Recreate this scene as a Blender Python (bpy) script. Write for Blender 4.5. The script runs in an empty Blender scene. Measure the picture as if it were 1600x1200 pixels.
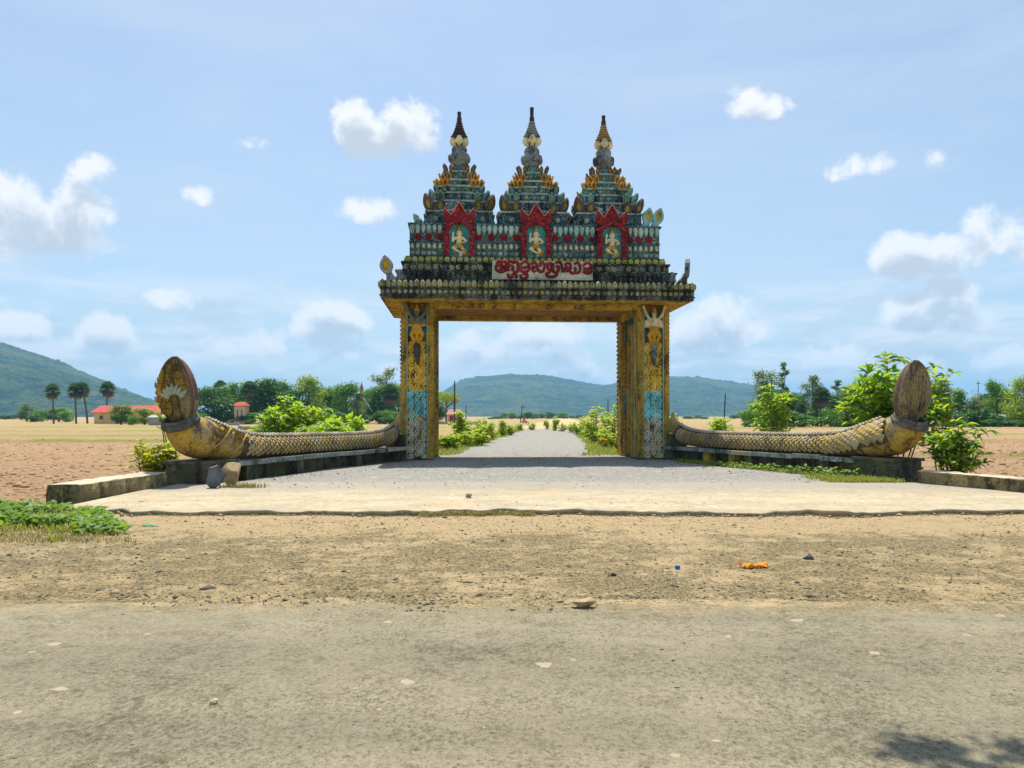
import bpy, bmesh, math, random
import numpy as np
from mathutils import Vector, Matrix, Euler

random.seed(7)
SC = bpy.context.scene
COL = SC.collection
F, EYE, HY = 1230.0, 1.6, 650.0          # focal length of the photograph in its pixels, eye height, horizon row

# ------------------------------------------------------------------ camera
cam = bpy.data.cameras.new('camera')
cam.sensor_width = 36.0
cam.lens = 36.0 * F / 1600.0
cam.shift_y = (HY - 600.0) / 1600.0
cam.clip_start = 0.1
cam.clip_end = 30000.0
cam_o = bpy.data.objects.new('camera', cam)
cam_o.location = (0, 0, EYE)
cam_o.rotation_euler = (math.radians(90), 0, 0)
COL.objects.link(cam_o)
SC.camera = cam_o

# ------------------------------------------------------------------ sun, exposure
SUN_EL, SUN_AZ = math.radians(64), math.radians(-9)
SUN_DIR = Vector((math.sin(SUN_AZ) * math.cos(SUN_EL), math.cos(SUN_AZ) * math.cos(SUN_EL), math.sin(SUN_EL)))
sun = bpy.data.lights.new('sun', 'SUN')
sun.energy = 4.7
sun.angle = math.radians(0.5)
sun.color = (1.0, 0.93, 0.80)
sun_o = bpy.data.objects.new('sun', sun)
sun_o.rotation_euler = SUN_DIR.to_track_quat('Z', 'Y').to_euler()
COL.objects.link(sun_o)
SC.view_settings.view_transform = 'Standard'
SC.view_settings.look = 'None'
SC.view_settings.exposure = 0.5
SC.view_settings.gamma = 1.0
SC.view_settings.use_curve_mapping = False
SC.cycles.use_denoising = True
SC.cycles.denoising_prefilter = "ACCURATE"
SC.cycles.max_bounces = 6
SC.cycles.diffuse_bounces = 3
SC.cycles.glossy_bounces = 2
SC.cycles.transmission_bounces = 4
SC.cycles.transparent_max_bounces = 6
SC.cycles.volume_bounces = 1
SC.cycles.use_adaptive_sampling = True
SC.cycles.adaptive_threshold = 0.01


# ------------------------------------------------------------------ node helper
class G:
    def __init__(s, nt):
        s.nt = nt

    def node(s, t, ins=None, **props):
        n = s.nt.nodes.new(t)
        for k, v in props.items():
            setattr(n, k, v)
        for k, v in (ins or {}).items():
            s.set(n, k, v)
        return n

    def set(s, n, k, v):
        i = n.inputs[k]
        if isinstance(v, bpy.types.NodeSocket):
            s.nt.links.new(v, i)
        else:
            if i.type == 'RGBA' and len(v) == 3:
                v = (*v, 1)
            i.default_value = v

    def math(s, op, a, b=None, c=None, clamp=False):
        n = s.node('ShaderNodeMath', operation=op, use_clamp=clamp)
        for i, v in enumerate((a, b, c)):
            if v is not None:
                s.set(n, i, v)
        return n.outputs[0]

    def vmath(s, op, a, b=None):
        n = s.node('ShaderNodeVectorMath', operation=op)
        s.set(n, 0, a)
        if b is not None:
            if op == 'SCALE':
                s.set(n, 'Scale', b)
            else:
                s.set(n, 1, b)
        return n.outputs[0]

    def mix(s, f, a, b, blend='MIX'):
        n = s.node('ShaderNodeMix', data_type='RGBA', blend_type=blend)
        n.clamp_factor = True
        s.set(n, 0, f)
        s.set(n, 6, a)
        s.set(n, 7, b)
        return n.outputs[2]

    def noise(s, vec, scale, detail=4.0, rough=0.55, dist=0.0):
        n = s.node('ShaderNodeTexNoise', {'Vector': vec, 'Scale': scale, 'Detail': detail, 'Roughness': rough, 'Distortion': dist})
        return n.outputs[0]

    def voro(s, vec, scale, feature='F1', rand=1.0):
        return s.node('ShaderNodeTexVoronoi', {'Vector': vec, 'Scale': scale, 'Randomness': rand}, feature=feature)

    def ramp(s, f, stops, interp='LINEAR'):
        n = s.node('ShaderNodeValToRGB', {0: f})
        r = n.color_ramp
        r.interpolation = interp
        while len(r.elements) < len(stops):
            r.elements.new(0.5)
        for e, (p, c) in zip(r.elements, stops):
            e.position = p
            e.color = (*c, 1) if len(c) == 3 else c
        return n.outputs[0]

    def step(s, v, a, b, c=0.0, d=1.0):
        n = s.node('ShaderNodeMapRange', {0: v, 1: a, 2: b, 3: c, 4: d}, interpolation_type='SMOOTHSTEP')
        return n.outputs[0]

    def xyz(s, v):
        return s.node('ShaderNodeSeparateXYZ', {0: v}).outputs

    def comb(s, x, y, z):
        return s.node('ShaderNodeCombineXYZ', {0: x, 1: y, 2: z}).outputs[0]

    def bump(s, h, strength=0.5, dist=0.02, normal=None):
        n = s.node('ShaderNodeBump', {'Height': h, 'Strength': strength, 'Distance': dist})
        if normal is not None:
            s.set(n, 'Normal', normal)
        return n.outputs[0]


# ------------------------------------------------------------------ sky with clouds
SKY_STRENGTH = 0.105
world = bpy.data.worlds.new('World')
SC.world = world
world.use_nodes = True
wt = world.node_tree
wt.nodes.clear()
# each cloud is a set of puffs: centre and half size in photograph pixels (turned into sky angles), opacity
PUFFS = [
    (545, 190, 40, 36, 1.1), (585, 218, 52, 36, 1.1), (640, 195, 50, 44, 1.1), (655, 222, 42, 30, 1.0), (600, 232, 54, 22, 1.0),
    (1163, 160, 42, 32, .95), (1205, 168, 42, 22, .95),
    (18, 335, 60, 56, 1.08), (60, 362, 76, 48, 1.08), (130, 335, 56, 52, 1.08), (152, 270, 44, 30, .8), (115, 375, 86, 32, 1.0), (8, 388, 54, 34, 1.0),
    (1565, 368, 68, 52, 1.08), (1500, 396, 64, 32, 1.08), (1408, 400, 50, 32, 1.08), (1610, 380, 60, 60, 1),
    (1483, 468, 46, 36, 1.08), (1440, 490, 62, 32, 1.08), (1510, 502, 56, 22, 1.0),
    (1125, 490, 54, 38, 1.15), (1088, 512, 56, 34, 1.15), (1162, 522, 58, 26, 1.0),
    (1350, 256, 66, 26, .8), (1312, 270, 56, 20, .7), (1460, 245, 28, 26, .7), (580, 328, 52, 24, .85),
    (505, 512, 52, 36, 1.15), (542, 500, 36, 26, 1.15), (520, 545, 62, 30, 1.0),
    (168, 512, 40, 34, 1.15), (160, 530, 62, 28, 1.08), (416, 535, 36, 32, 1.15), (360, 545, 50, 26, 1.0),
    (388, 225, 36, 16, .8), (310, 305, 30, 20, .8), (390, 305, 16, 20, .65), (262, 468, 64, 24, .8),
    (15, 510, 66, 26, 1.0), (738, 552, 64, 36, 1.08), (850, 522, 84, 26, 1.0), (900, 575, 64, 36, 1.0), (1300, 560, 100, 26, .8), (600, 585, 70, 26, .9), (260, 575, 90, 26, .8), (1420, 575, 90, 24, .8), (1560, 560, 70, 26, .8),
]


def cloud_group():
    gr = bpy.data.node_groups.new('cloud_field', 'ShaderNodeTree')
    gr.interface.new_socket('Angles', in_out='INPUT', socket_type='NodeSocketVector')
    gr.interface.new_socket('Detail', in_out='INPUT', socket_type='NodeSocketFloat')
    gr.interface.new_socket('Density', in_out='OUTPUT', socket_type='NodeSocketFloat')
    g = G(gr)
    gi = g.node('NodeGroupInput')
    go = g.node('NodeGroupOutput')
    acc = None
    for (px, py, a, b, w) in PUFFS:
        az = math.atan2(px - 800, F)
        hyp = math.hypot(px - 800, F)
        el = math.atan2(HY - py, hyp)
        ra = a / F * math.cos(az) ** 2
        rb = b / hyp * math.cos(el) ** 2
        v = g.vmath('SUBTRACT', gi.outputs[0], (az, el, 0))
        v = g.vmath('MULTIPLY', v, (1 / ra, 1 / rb, 0))
        n = g.node('ShaderNodeVectorMath', operation='DOT_PRODUCT')
        g.set(n, 0, v)
        g.set(n, 1, v)
        d = g.math('MULTIPLY_ADD', n.outputs['Value'], -0.62, 0.98 * w)
        acc = d if acc is None else g.math('SMOOTH_MAX', acc, d, 0.12)
    dens = g.math('ADD', acc, g.math('MULTIPLY', g.math('SUBTRACT', gi.outputs[1], 0.5), 3.4))
    g.nt.links.new(dens, go.inputs[0])
    return gr


g = G(wt)
tc = g.node('ShaderNodeTexCoord')
dirn = g.vmath('NORMALIZE', tc.outputs['Generated'])
dx, dy, dz = g.xyz(dirn)
az = g.math('ARCTAN2', dx, dy)
el = g.math('ARCSINE', dz)
azf = g.math('SUBTRACT', g.math('FLOORED_MODULO', g.math('ADD', az, math.radians(36)), math.radians(72)), math.radians(36))
ang = g.comb(azf, el, 0.0)
nz = g.noise(dirn, 14.0, 8.0, 0.62, 0.5)
vb = g.node('ShaderNodeTexVoronoi', {'Vector': g.vmath('ADD', dirn, g.vmath('SCALE', g.node('ShaderNodeTexNoise', {'Vector': dirn, 'Scale': 30.0, 'Detail': 3.0}).outputs[1], 0.02)), 'Scale': 34.0, 'Detail': 3.0, 'Roughness': 0.55, 'Lacunarity': 2.3}, feature='F1', normalize=True)
nz_fine = g.math('SUBTRACT', 0.92, g.math('MULTIPLY', vb.outputs['Distance'], 1.5))
nzm = g.math('ADD', g.math('MULTIPLY', nz, 0.70), g.math('MULTIPLY', nz_fine, 0.30))
CG = cloud_group()
c1 = g.node('ShaderNodeGroup', {})
c1.node_tree = CG
g.set(c1, 0, ang)
g.set(c1, 1, nzm)
c2 = g.node('ShaderNodeGroup', {})
c2.node_tree = CG
g.set(c2, 0, g.vmath('ADD', ang, (-0.004, 0.026, 0.0)))
g.set(c2, 1, g.noise(g.vmath('ADD', dirn, (-0.004, 0.0, 0.02)), 14.0, 5.0, 0.62, 0.5))
dens = c1.outputs[0]
alpha = g.step(dens, 0.24, 0.88)
# thin veil and a soft bank of cloud low over the horizon, all round
flat = g.vmath('MULTIPLY', dirn, (1.0, 1.0, 4.5))
veil = g.step(g.noise(flat, 2.3, 6.0, 0.6, 0.5), 0.30, 0.72, 0.20, 0.66)
lowmask = g.math('MULTIPLY', g.step(el, 0.0, 0.015), g.step(el, 0.22, 0.05))
low = g.math('MULTIPLY', g.step(g.noise(flat, 7.0, 7.0, 0.6, 0.4), 0.38, 0.62), lowmask)
low = g.math('MULTIPLY', low, 0.9)
shade = g.step(c2.outputs[0], 0.15, 1.15)                   # thickness of cloud on the way to the sun
lowshade = g.step(g.noise(g.vmath('ADD', flat, (0, 0, 0.09)), 7.0, 5.0, 0.6, 0.4), 0.42, 0.7)
sky = g.node('ShaderNodeTexSky', sky_type='NISHITA', sun_disc=False, sun_elevation=SUN_EL, sun_rotation=SUN_AZ,
             air_density=1.0, dust_density=1.5, ozone_density=1.6, altitude=20)
K = 1.0 / SKY_STRENGTH
c_lit = tuple(v * K for v in (0.72, 0.725, 0.75))
c_shd = tuple(v * K for v in (0.37, 0.43, 0.51))
skyc = g.mix(1.0, sky.outputs[0], (0.92, 0.98, 1.0), 'MULTIPLY')
col = g.mix(veil, skyc, tuple(v * K for v in (0.45, 0.54, 0.64)))
col = g.mix(low, col, g.mix(g.math('MULTIPLY', lowshade, 0.8), c_lit, c_shd))
col = g.mix(alpha, col, g.mix(g.math('MULTIPLY', shade, 0.8), c_lit, c_shd))
bg = g.node('ShaderNodeBackground', {'Color': col, 'Strength': SKY_STRENGTH})
wo = g.node('ShaderNodeOutputWorld')
wt.links.new(bg.outputs[0], wo.inputs[0])
world.cycles.sampling_method = 'MANUAL'
world.cycles.sample_map_resolution = 512


# ------------------------------------------------------------------ helpers
def X(px, d):
    return (px - 800.0) / F * d


def Z(py, d):
    return EYE + (HY - py) / F * d


def hash2(ix, iy, seed):
    h = (ix.astype(np.int64) * 374761393 + iy.astype(np.int64) * 668265263 + seed * 974634777) & 0xffffffff
    h = ((h ^ (h >> 13)) * 1274126177) & 0xffffffff
    return ((h ^ (h >> 16)) & 0xffff) / 65535.0


def vnoise(x, y, seed=0):
    ix, iy = np.floor(x), np.floor(y)
    fx, fy = x - ix, y - iy
    fx, fy = fx * fx * (3 - 2 * fx), fy * fy * (3 - 2 * fy)
    a, b = hash2(ix, iy, seed), hash2(ix + 1, iy, seed)
    c, d = hash2(ix, iy + 1, seed), hash2(ix + 1, iy + 1, seed)
    return (a * (1 - fx) + b * fx) * (1 - fy) + (c * (1 - fx) + d * fx) * fy


def fbm(x, y, octs=4, seed=0, gain=0.5):
    x, y = np.asarray(x, float), np.asarray(y, float)
    t, amp, tot = 0.0, 1.0, 0.0
    for o in range(octs):
        t = t + amp * vnoise(x * 2 ** o + 17.3 * o, y * 2 ** o - 9.1 * o, seed + o)
        tot += amp
        amp *= gain
    return t / tot


def sstep(v, a, b):
    t = np.clip((np.asarray(v, float) - a) / (b - a), 0, 1)
    return t * t * (3 - 2 * t)


def np_mesh(name, V, Fc, mats=(), smooth=False, midx=None):
    V = np.asarray(V, np.float32)
    Fc = np.asarray(Fc, np.int32)
    me = bpy.data.meshes.new(name)
    me.vertices.add(len(V))
    me.vertices.foreach_set('co', V.ravel())
    n, k = Fc.shape
    me.loops.add(n * k)
    me.loops.foreach_set('vertex_index', Fc.ravel())
    me.polygons.add(n)
    me.polygons.foreach_set('loop_start', np.arange(0, n * k, k, dtype=np.int32))
    me.polygons.foreach_set('loop_total', np.full(n, k, np.int32))
    if smooth:
        me.polygons.foreach_set('use_smooth', np.ones(n, bool))
    for m in mats:
        me.materials.append(m)
    if midx is not None:
        me.polygons.foreach_set('material_index', np.asarray(midx, np.int32))
    me.update(calc_edges=True)
    return me


def grid_faces(nu, nv, wrap_u=False):
    fs = []
    iu = np.arange(nu if wrap_u else nu - 1)
    jv = np.arange(nv - 1)
    I, J = np.meshgrid(iu, jv, indexing='ij')
    I2 = (I + 1) % nu
    return np.stack([I * nv + J, I2 * nv + J, I2 * nv + J + 1, I * nv + J + 1], -1).reshape(-1, 4)


def obj(name, me, parent=None, loc=None, rot=None, scale=None, mw=None):
    o = bpy.data.objects.new(name, me)
    COL.objects.link(o)
    if parent is not None:
        o.parent = parent
    if mw is not None:
        o.matrix_local = mw
    else:
        if loc is not None:
            o.location = loc
        if rot is not None:
            o.rotation_euler = rot
        if scale is not None:
            o.scale = (scale,) * 3 if isinstance(scale, (int, float)) else scale
    return o


def tag(o, label=None, cat=None, group=None, kind=None):
    for k, v in (('label', label), ('category', cat), ('group', group), ('kind', kind)):
        if v:
            o[k] = v
    return o


def empty(name, loc, rz=0.0):
    o = bpy.data.objects.new(name, None)
    o.empty_display_size = 0.2
    COL.objects.link(o)
    o.location = loc
    o.rotation_euler = (0, 0, rz)
    return o


class MB:
    """collects shapes into one mesh"""

    def __init__(s):
        s.v, s.f, s.m = [], [], []

    def add(s, vs, fs, m=0):
        b = len(s.v)
        s.v += [tuple(p) for p in vs]
        s.f += [tuple(i + b for i in f) for f in fs]
        s.m += [m] * len(fs)
        return s

    def box(s, x0, x1, y0, y1, z0, z1, m=0, taper=0.0):
        t = taper
        vs = [(x0, y0, z0), (x1, y0, z0), (x1, y1, z0), (x0, y1, z0),
              (x0 + t, y0 + t, z1), (x1 - t, y0 + t, z1), (x1 - t, y1 - t, z1), (x0 + t, y1 - t, z1)]
        return s.add(vs, [(3, 2, 1, 0), (4, 5, 6, 7), (0, 1, 5, 4), (1, 2, 6, 5), (2, 3, 7, 6), (3, 0, 4, 7)], m)

    def prism(s, pts, y0, y1, m=0):
        """outline in the x-z plane pushed from y0 (front) to y1"""
        n = len(pts)
        vs = [(x, y0, z) for x, z in pts] + [(x, y1, z) for x, z in pts]
        fs = [tuple(range(n)), tuple(range(2 * n - 1, n - 1, -1))]
        fs += [(i, i + n, (i + 1) % n + n, (i + 1) % n) for i in range(n)]
        return s.add(vs, fs, m)

    def lathe(s, prof, seg=12, m=0, cx=0, cy=0, sx=1.0, sy=1.0):
        vs, fs = [], []
        for r, z in prof:
            for k in range(seg):
                a = 2 * math.pi * k / seg
                vs.append((cx + sx * r * math.cos(a), cy + sy * r * math.sin(a), z))
        for i in range(len(prof) - 1):
            for k in range(seg):
                k2 = (k + 1) % seg
                fs.append((i * seg + k, i * seg + k2, (i + 1) * seg + k2, (i + 1) * seg + k))
        fs.append(tuple(range(seg - 1, -1, -1)))
        fs.append(tuple((len(prof) - 1) * seg + k for k in range(seg)))
        return s.add(vs, fs, m)

    def tube(s, pts, rad, seg=6, m=0, flat=1.0):
        pts = [Vector(p) for p in pts]
        n = len(pts)
        if isinstance(rad, (int, float)):
            rad = [rad] * n
        vs, fs = [], []
        up = Vector((0, 0, 1))
        t0 = (pts[1] - pts[0]).normalized()
        if abs(t0.dot(up)) > 0.95:
            up = Vector((0, 1, 0))
        for i, p in enumerate(pts):
            t = (pts[min(i + 1, n - 1)] - pts[max(i - 1, 0)])
            if t.length < 1e-9:
                t = t0.copy()
            t.normalize()
            a = t.cross(up)
            if a.length < 1e-4:
                a = t.orthogonal()
            a.normalize()
            b = a.cross(t).normalized()
            for k in range(seg):
                w = 2 * math.pi * k / seg
                vs.append(p + a * (rad[i] * math.cos(w)) + b * (rad[i] * math.sin(w) * flat))
        for i in range(n - 1):
            for k in range(seg):
                k2 = (k + 1) % seg
                fs.append((i * seg + k, i * seg + k2, (i + 1) * seg + k2, (i + 1) * seg + k))
        fs.append(tuple(range(seg - 1, -1, -1)))
        fs.append(tuple((n - 1) * seg + k for k in range(seg)))
        return s.add(vs, fs, m)

    def ball(s, c, r, m=0, seg=10, rings=7, sx=1, sy=1, sz=1):
        vs, fs = [], []
        for i in range(1, rings):
            ph = math.pi * i / rings
            for k in range(seg):
                a = 2 * math.pi * k / seg
                vs.append((c[0] + sx * r * math.sin(ph) * math.cos(a), c[1] + sy * r * math.sin(ph) * math.sin(a), c[2] + sz * r * math.cos(ph)))
        b, t = len(vs), len(vs) + 1
        vs += [(c[0], c[1], c[2] + sz * r), (c[0], c[1], c[2] - sz * r)]
        for i in range(rings - 2):
            for k in range(seg):
                k2 = (k + 1) % seg
                fs.append((i * seg + k, (i + 1) * seg + k, (i + 1) * seg + k2, i * seg + k2))
        for k in range(seg):
            k2 = (k + 1) % seg
            fs.append((b, k, k2))
            fs.append((t, (rings - 2) * seg + k2, (rings - 2) * seg + k))
        return s.add(vs, fs, m)

    def xf(s, M, start=0):
        for i in range(start, len(s.v)):
            s.v[i] = tuple(M @ Vector(s.v[i]))
        return s

    def mesh(s, name, mats, smooth=False):
        me = bpy.data.meshes.new(name)
        me.from_pydata(s.v, [], s.f)
        for m in (mats if isinstance(mats, (list, tuple)) else [mats]):
            me.materials.append(m)
        me.polygons.foreach_set('material_index', s.m)
        if smooth:
            me.polygons.foreach_set('use_smooth', [True] * len(me.polygons))
        me.update()
        return me

    def build(s, name, mats, parent=None, smooth=False, **kw):
        return obj(name, s.mesh(name, mats, smooth), parent, **kw)


def fused(name, mb, mats, voxel, smooth_it=2):
    """one continuous surface out of overlapping shapes"""
    me = mb.mesh(name + '_tmp', mats)
    o = bpy.data.objects.new(name + '_tmp', me)
    COL.objects.link(o)
    r = o.modifiers.new('r', 'REMESH')
    r.mode = 'VOXEL'
    r.voxel_size = voxel
    r.use_smooth_shade = True
    if smooth_it:
        sm = o.modifiers.new('s', 'SMOOTH')
        sm.iterations = smooth_it
        sm.factor = 0.5
    dg = bpy.context.evaluated_depsgraph_get()
    dg.update()
    out = bpy.data.meshes.new_from_object(o.evaluated_get(dg))
    out.name = name
    bpy.data.objects.remove(o)
    bpy.data.meshes.remove(me)
    if not out.materials:
        for m in (mats if isinstance(mats, (list, tuple)) else [mats]):
            out.materials.append(m)
    return out

# ------------------------------------------------------------------ materials
M = {}


def material(name, fn):
    m = bpy.data.materials.new(name)
    m.use_nodes = True
    nt = m.node_tree
    nt.nodes.clear()
    g = G(nt)
    geo = g.node('ShaderNodeNewGeometry')
    pos = geo.outputs['Position']
    r = fn(g, pos)
    p = g.node('ShaderNodeBsdfPrincipled', {'Base Color': r['color'], 'Roughness': r.get('rough', 0.85)})
    p.inputs['Specular IOR Level'].default_value = r.get('spec', 0.25)
    if 'normal' in r:
        nt.links.new(r['normal'], p.inputs['Normal'])
    if 'metal' in r:
        g.set(p, 'Metallic', r['metal'])
    out = g.node('ShaderNodeOutputMaterial')
    if 'trans' in r:
        t = g.node('ShaderNodeBsdfTranslucent', {'Color': r['trans']})
        mx = g.node('ShaderNodeMixShader', {0: r.get('tf', 0.45), 1: p.outputs[0], 2: t.outputs[0]})
        nt.links.new(mx.outputs[0], out.inputs[0])
    else:
        nt.links.new(p.outputs[0], out.inputs[0])
    M[name] = m
    return m


def rnd(g):
    return g.node('ShaderNodeObjectInfo').outputs['Random']


def weathered(name, a, b, mould=0.45, mcol=(0.022, 0.026, 0.024), carve=0.0, carve_scale=14.0, pale=None, moss=0.0,
              streak=True, vary=0.0, scale=1.0, zones=None, rough=0.9, lichen=0.0):
    """old painted cement: two paint tones, mould streaks with their own outline, moss, lichen, fine carved relief"""

    def fn(g, pos):
        col = g.mix(g.step(g.noise(pos, 2.2 * scale, 5, 0.6), 0.35, 0.65), a, b)
        if zones:
            x, y, z = g.xyz(pos)
            zz = g.math('ADD', z, g.math('MULTIPLY', g.math('SUBTRACT', g.noise(pos, 6, 3), 0.5), 0.12))
            for (lo, hi, c1, c2) in zones:
                inside = g.math('MULTIPLY', g.step(zz, lo - 0.015, lo + 0.015), g.step(zz, hi - 0.015, hi + 0.015, 1.0, 0.0))
                inside = g.math('MULTIPLY', inside, g.step(g.noise(pos, 3.3, 5, 0.65), 0.36, 0.46, 0.25, 1.0))
                col = g.mix(inside, col, g.mix(g.step(g.noise(pos, 5, 5), 0.35, 0.65), c1, c2))
        h = g.noise(pos, 38.0, 4, 0.6)
        if carve > 0:
            warp = g.vmath('ADD', pos, g.vmath('SCALE', g.node('ShaderNodeTexNoise', {'Vector': pos, 'Scale': carve_scale * 0.45, 'Detail': 1.0}).outputs[1], 0.16))
            v = g.voro(warp, carve_scale, 'SMOOTH_F1', 0.8)
            d = v.outputs['Distance']
            ring = g.math('SINE', g.math('MULTIPLY', d, 26.0))
            relief = g.math('ADD', g.math('MULTIPLY', ring, 0.5), 0.5)
            h = g.math('ADD', g.math('MULTIPLY', relief, carve), g.math('MULTIPLY', h, 0.35))
            if pale is not None:
                worn = g.math('MULTIPLY', g.step(relief, 0.55, 0.85), g.step(g.noise(pos, 5.0, 6, 0.7), 0.38, 0.52))
                col = g.mix(g.math('MULTIPLY', worn, 0.85), col, pale)
        elif pale is not None:
            col = g.mix(g.math('MULTIPLY', g.step(g.noise(pos, 9.0, 6, 0.7), 0.55, 0.7), 0.8), col, pale)
        if vary > 0:
            r = rnd(g)
            col = g.mix(g.math('MULTIPLY', r, vary), col, g.mix(g.step(r, 0.4, 0.8), b, pale if pale is not None else a))
        if moss > 0:
            mm = g.step(g.noise(pos, 3.1, 6, 0.65), 0.62 - 0.2 * moss, 0.74 - 0.2 * moss)
            col = g.mix(g.math('MULTIPLY', mm, 0.75), col, (0.10, 0.16, 0.03))
        if lichen > 0:
            lm = g.step(g.noise(g.vmath('ADD', pos, (5, 3, 1)), 17.0, 5, 0.7), 0.60, 0.68)
            col = g.mix(g.math('MULTIPLY', lm, lichen), col, (0.42, 0.44, 0.40))
        fade = g.step(g.noise(pos, 1.7, 4, 0.6), 0.30, 0.70, 0.72, 1.12)
        col = g.mix(1.0, col, g.comb(fade, fade, fade), 'MULTIPLY')
        fine = g.step(g.noise(pos, 15.0, 8, 0.78), 0.60 - 0.14 * mould, 0.68 - 0.14 * mould)
        col = g.mix(g.math('MULTIPLY', fine, 0.72), col, mcol)
        sv = g.vmath('MULTIPLY', pos, (1.0, 1.0, 0.35 if streak else 1.0))
        mm = g.math('ADD', g.math('MULTIPLY', g.noise(sv, 2.6 * scale, 7, 0.68), 0.75), g.math('MULTIPLY', g.noise(pos, 21.0, 4, 0.6), 0.25))
        lo = 0.66 - 0.32 * mould
        col = g.mix(g.math('MULTIPLY', g.step(mm, lo, lo + 0.11), 0.92), col, mcol)
        return dict(color=col, rough=rough, normal=g.bump(h, 0.9 if carve > 0 else 0.6, 0.045 if carve > 0 else 0.015))

    return material(name, fn)


TEAL1, TEAL2, PALE = (0.020, 0.095, 0.120), (0.12, 0.25, 0.27), (0.66, 0.72, 0.62)
GOLD1, GOLD2 = (0.76, 0.50, 0.055), (0.64, 0.38, 0.03)
weathered('teal_carved', TEAL1, TEAL2, mould=0.54, mcol=(0.012, 0.03, 0.036), carve=1.0, carve_scale=7.0, pale=PALE, moss=0.35)
weathered('teal_dark', (0.03, 0.105, 0.13), (0.10, 0.20, 0.22), mould=0.46, mcol=(0.012, 0.024, 0.03), carve=1.0, carve_scale=11.0, pale=(0.40, 0.50, 0.47))
weathered('garland', (0.50, 0.66, 0.56), (0.30, 0.50, 0.44), mould=0.36, mcol=(0.05, 0.11, 0.10), vary=0.4, pale=(0.74, 0.78, 0.62))
weathered('petal_cream', (0.70, 0.66, 0.34), (0.52, 0.56, 0.40), mould=0.34, mcol=(0.06, 0.10, 0.09), vary=0.4, pale=(0.76, 0.74, 0.56))
weathered('tier_edge', (0.42, 0.52, 0.46), (0.26, 0.38, 0.36), mould=0.46, mcol=(0.03, 0.05, 0.05))
weathered('teal_plain', (0.05, 0.30, 0.31), (0.09, 0.40, 0.40), mould=0.35, pale=PALE)
weathered('teal_tier', (0.04, 0.17, 0.17), (0.10, 0.24, 0.15), mould=0.54, mcol=(0.012, 0.03, 0.03), carve=1.0, carve_scale=9.0, pale=(0.55, 0.6, 0.5), moss=0.5)
weathered('gold_tier', (0.55, 0.36, 0.02), (0.48, 0.22, 0.015), mould=0.42, pale=(0.5, 0.48, 0.28), moss=0.45)
weathered('dark_stone', (0.10, 0.12, 0.11), (0.17, 0.19, 0.15), mould=0.70, mcol=(0.014, 0.018, 0.018), carve=0.8, carve_scale=8.0, pale=(0.36, 0.38, 0.32), moss=0.55, lichen=0.5)
weathered('gold', GOLD1, GOLD2, mould=0.50, mcol=(0.11, 0.065, 0.02), carve=0.6, carve_scale=15.0, pale=(0.55, 0.45, 0.18), moss=0.1)
weathered('gold_soffit', (0.70, 0.46, 0.06), (0.58, 0.36, 0.04), mould=0.56, mcol=(0.10, 0.075, 0.025), carve=0.5, carve_scale=5.0, moss=0.25)
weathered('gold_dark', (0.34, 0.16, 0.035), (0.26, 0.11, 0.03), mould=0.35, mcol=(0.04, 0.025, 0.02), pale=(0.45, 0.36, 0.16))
ZON = [(-0.5, 1.5, (0.20, 0.18, 0.11), (0.13, 0.12, 0.08)), (1.5, 2.5, (0.025, 0.27, 0.32), (0.05, 0.34, 0.38)), (4.50, 5.3, (0.02, 0.33, 0.42), (0.03, 0.22, 0.32))]
weathered('column_carved', (0.40, 0.22, 0.02), (0.28, 0.15, 0.015), mould=0.52, mcol=(0.03, 0.024, 0.018), carve=0.7, carve_scale=11.0, zones=ZON)
weathered('column_scroll', (0.82, 0.56, 0.08), (0.70, 0.44, 0.05), mould=0.40, mcol=(0.035, 0.03, 0.022), zones=[(-0.5, 1.5, (0.70, 0.66, 0.50), (0.52, 0.46, 0.28)), (1.5, 2.5, (0.20, 0.62, 0.64), (0.30, 0.70, 0.70))])
weathered('column_side_carved', (0.40, 0.22, 0.03), (0.34, 0.18, 0.03), mould=0.36, mcol=(0.03, 0.02, 0.018), carve=0.8, carve_scale=10.0, zones=[(1.75, 2.6, (0.03, 0.40, 0.44), (0.03, 0.33, 0.38)), (4.2, 5.3, (0.02, 0.2, 0.22), (0.02, 0.14, 0.16))])
weathered('teal_line', (0.25, 0.50, 0.42), (0.40, 0.52, 0.36), mould=0.25)
weathered('red', (0.36, 0.016, 0.028), (0.27, 0.010, 0.020), mould=0.40, mcol=(0.07, 0.012, 0.016), carve=0.8, carve_scale=12.0, pale=(0.55, 0.10, 0.09))
weathered('red_edge', (0.66, 0.22, 0.14), (0.62, 0.30, 0.18), mould=0.2, mcol=(0.3, 0.03, 0.03))
weathered('red_flower', (0.38, 0.016, 0.025), (0.28, 0.010, 0.018), mould=0.40, mcol=(0.09, 0.01, 0.014))
weathered('statue_skin', (0.80, 0.68, 0.34), (0.76, 0.70, 0.46), mould=0.44, mcol=(0.16, 0.11, 0.04), streak=False)
weathered('statue_cloth', (0.60, 0.34, 0.03), (0.55, 0.28, 0.03), mould=0.25, mcol=(0.12, 0.07, 0.02), streak=False)
weathered('statue_dark', (0.22, 0.20, 0.10), (0.13, 0.15, 0.11), mould=0.45, pale=(0.45, 0.42, 0.25), streak=False)
weathered('petal_pale', (0.30, 0.42, 0.34), (0.10, 0.24, 0.22), mould=0.48, vary=0.6, pale=(0.62, 0.66, 0.50), moss=0.25)
weathered('petal_moss', (0.46, 0.44, 0.14), (0.24, 0.28, 0.20), mould=0.50, vary=0.8, pale=(0.55, 0.52, 0.28), moss=0.45, lichen=0.4)
weathered('rosette', (0.60, 0.60, 0.08), (0.40, 0.46, 0.12), mould=0.36, vary=0.5, pale=(0.60, 0.58, 0.28), moss=0.3)
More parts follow.
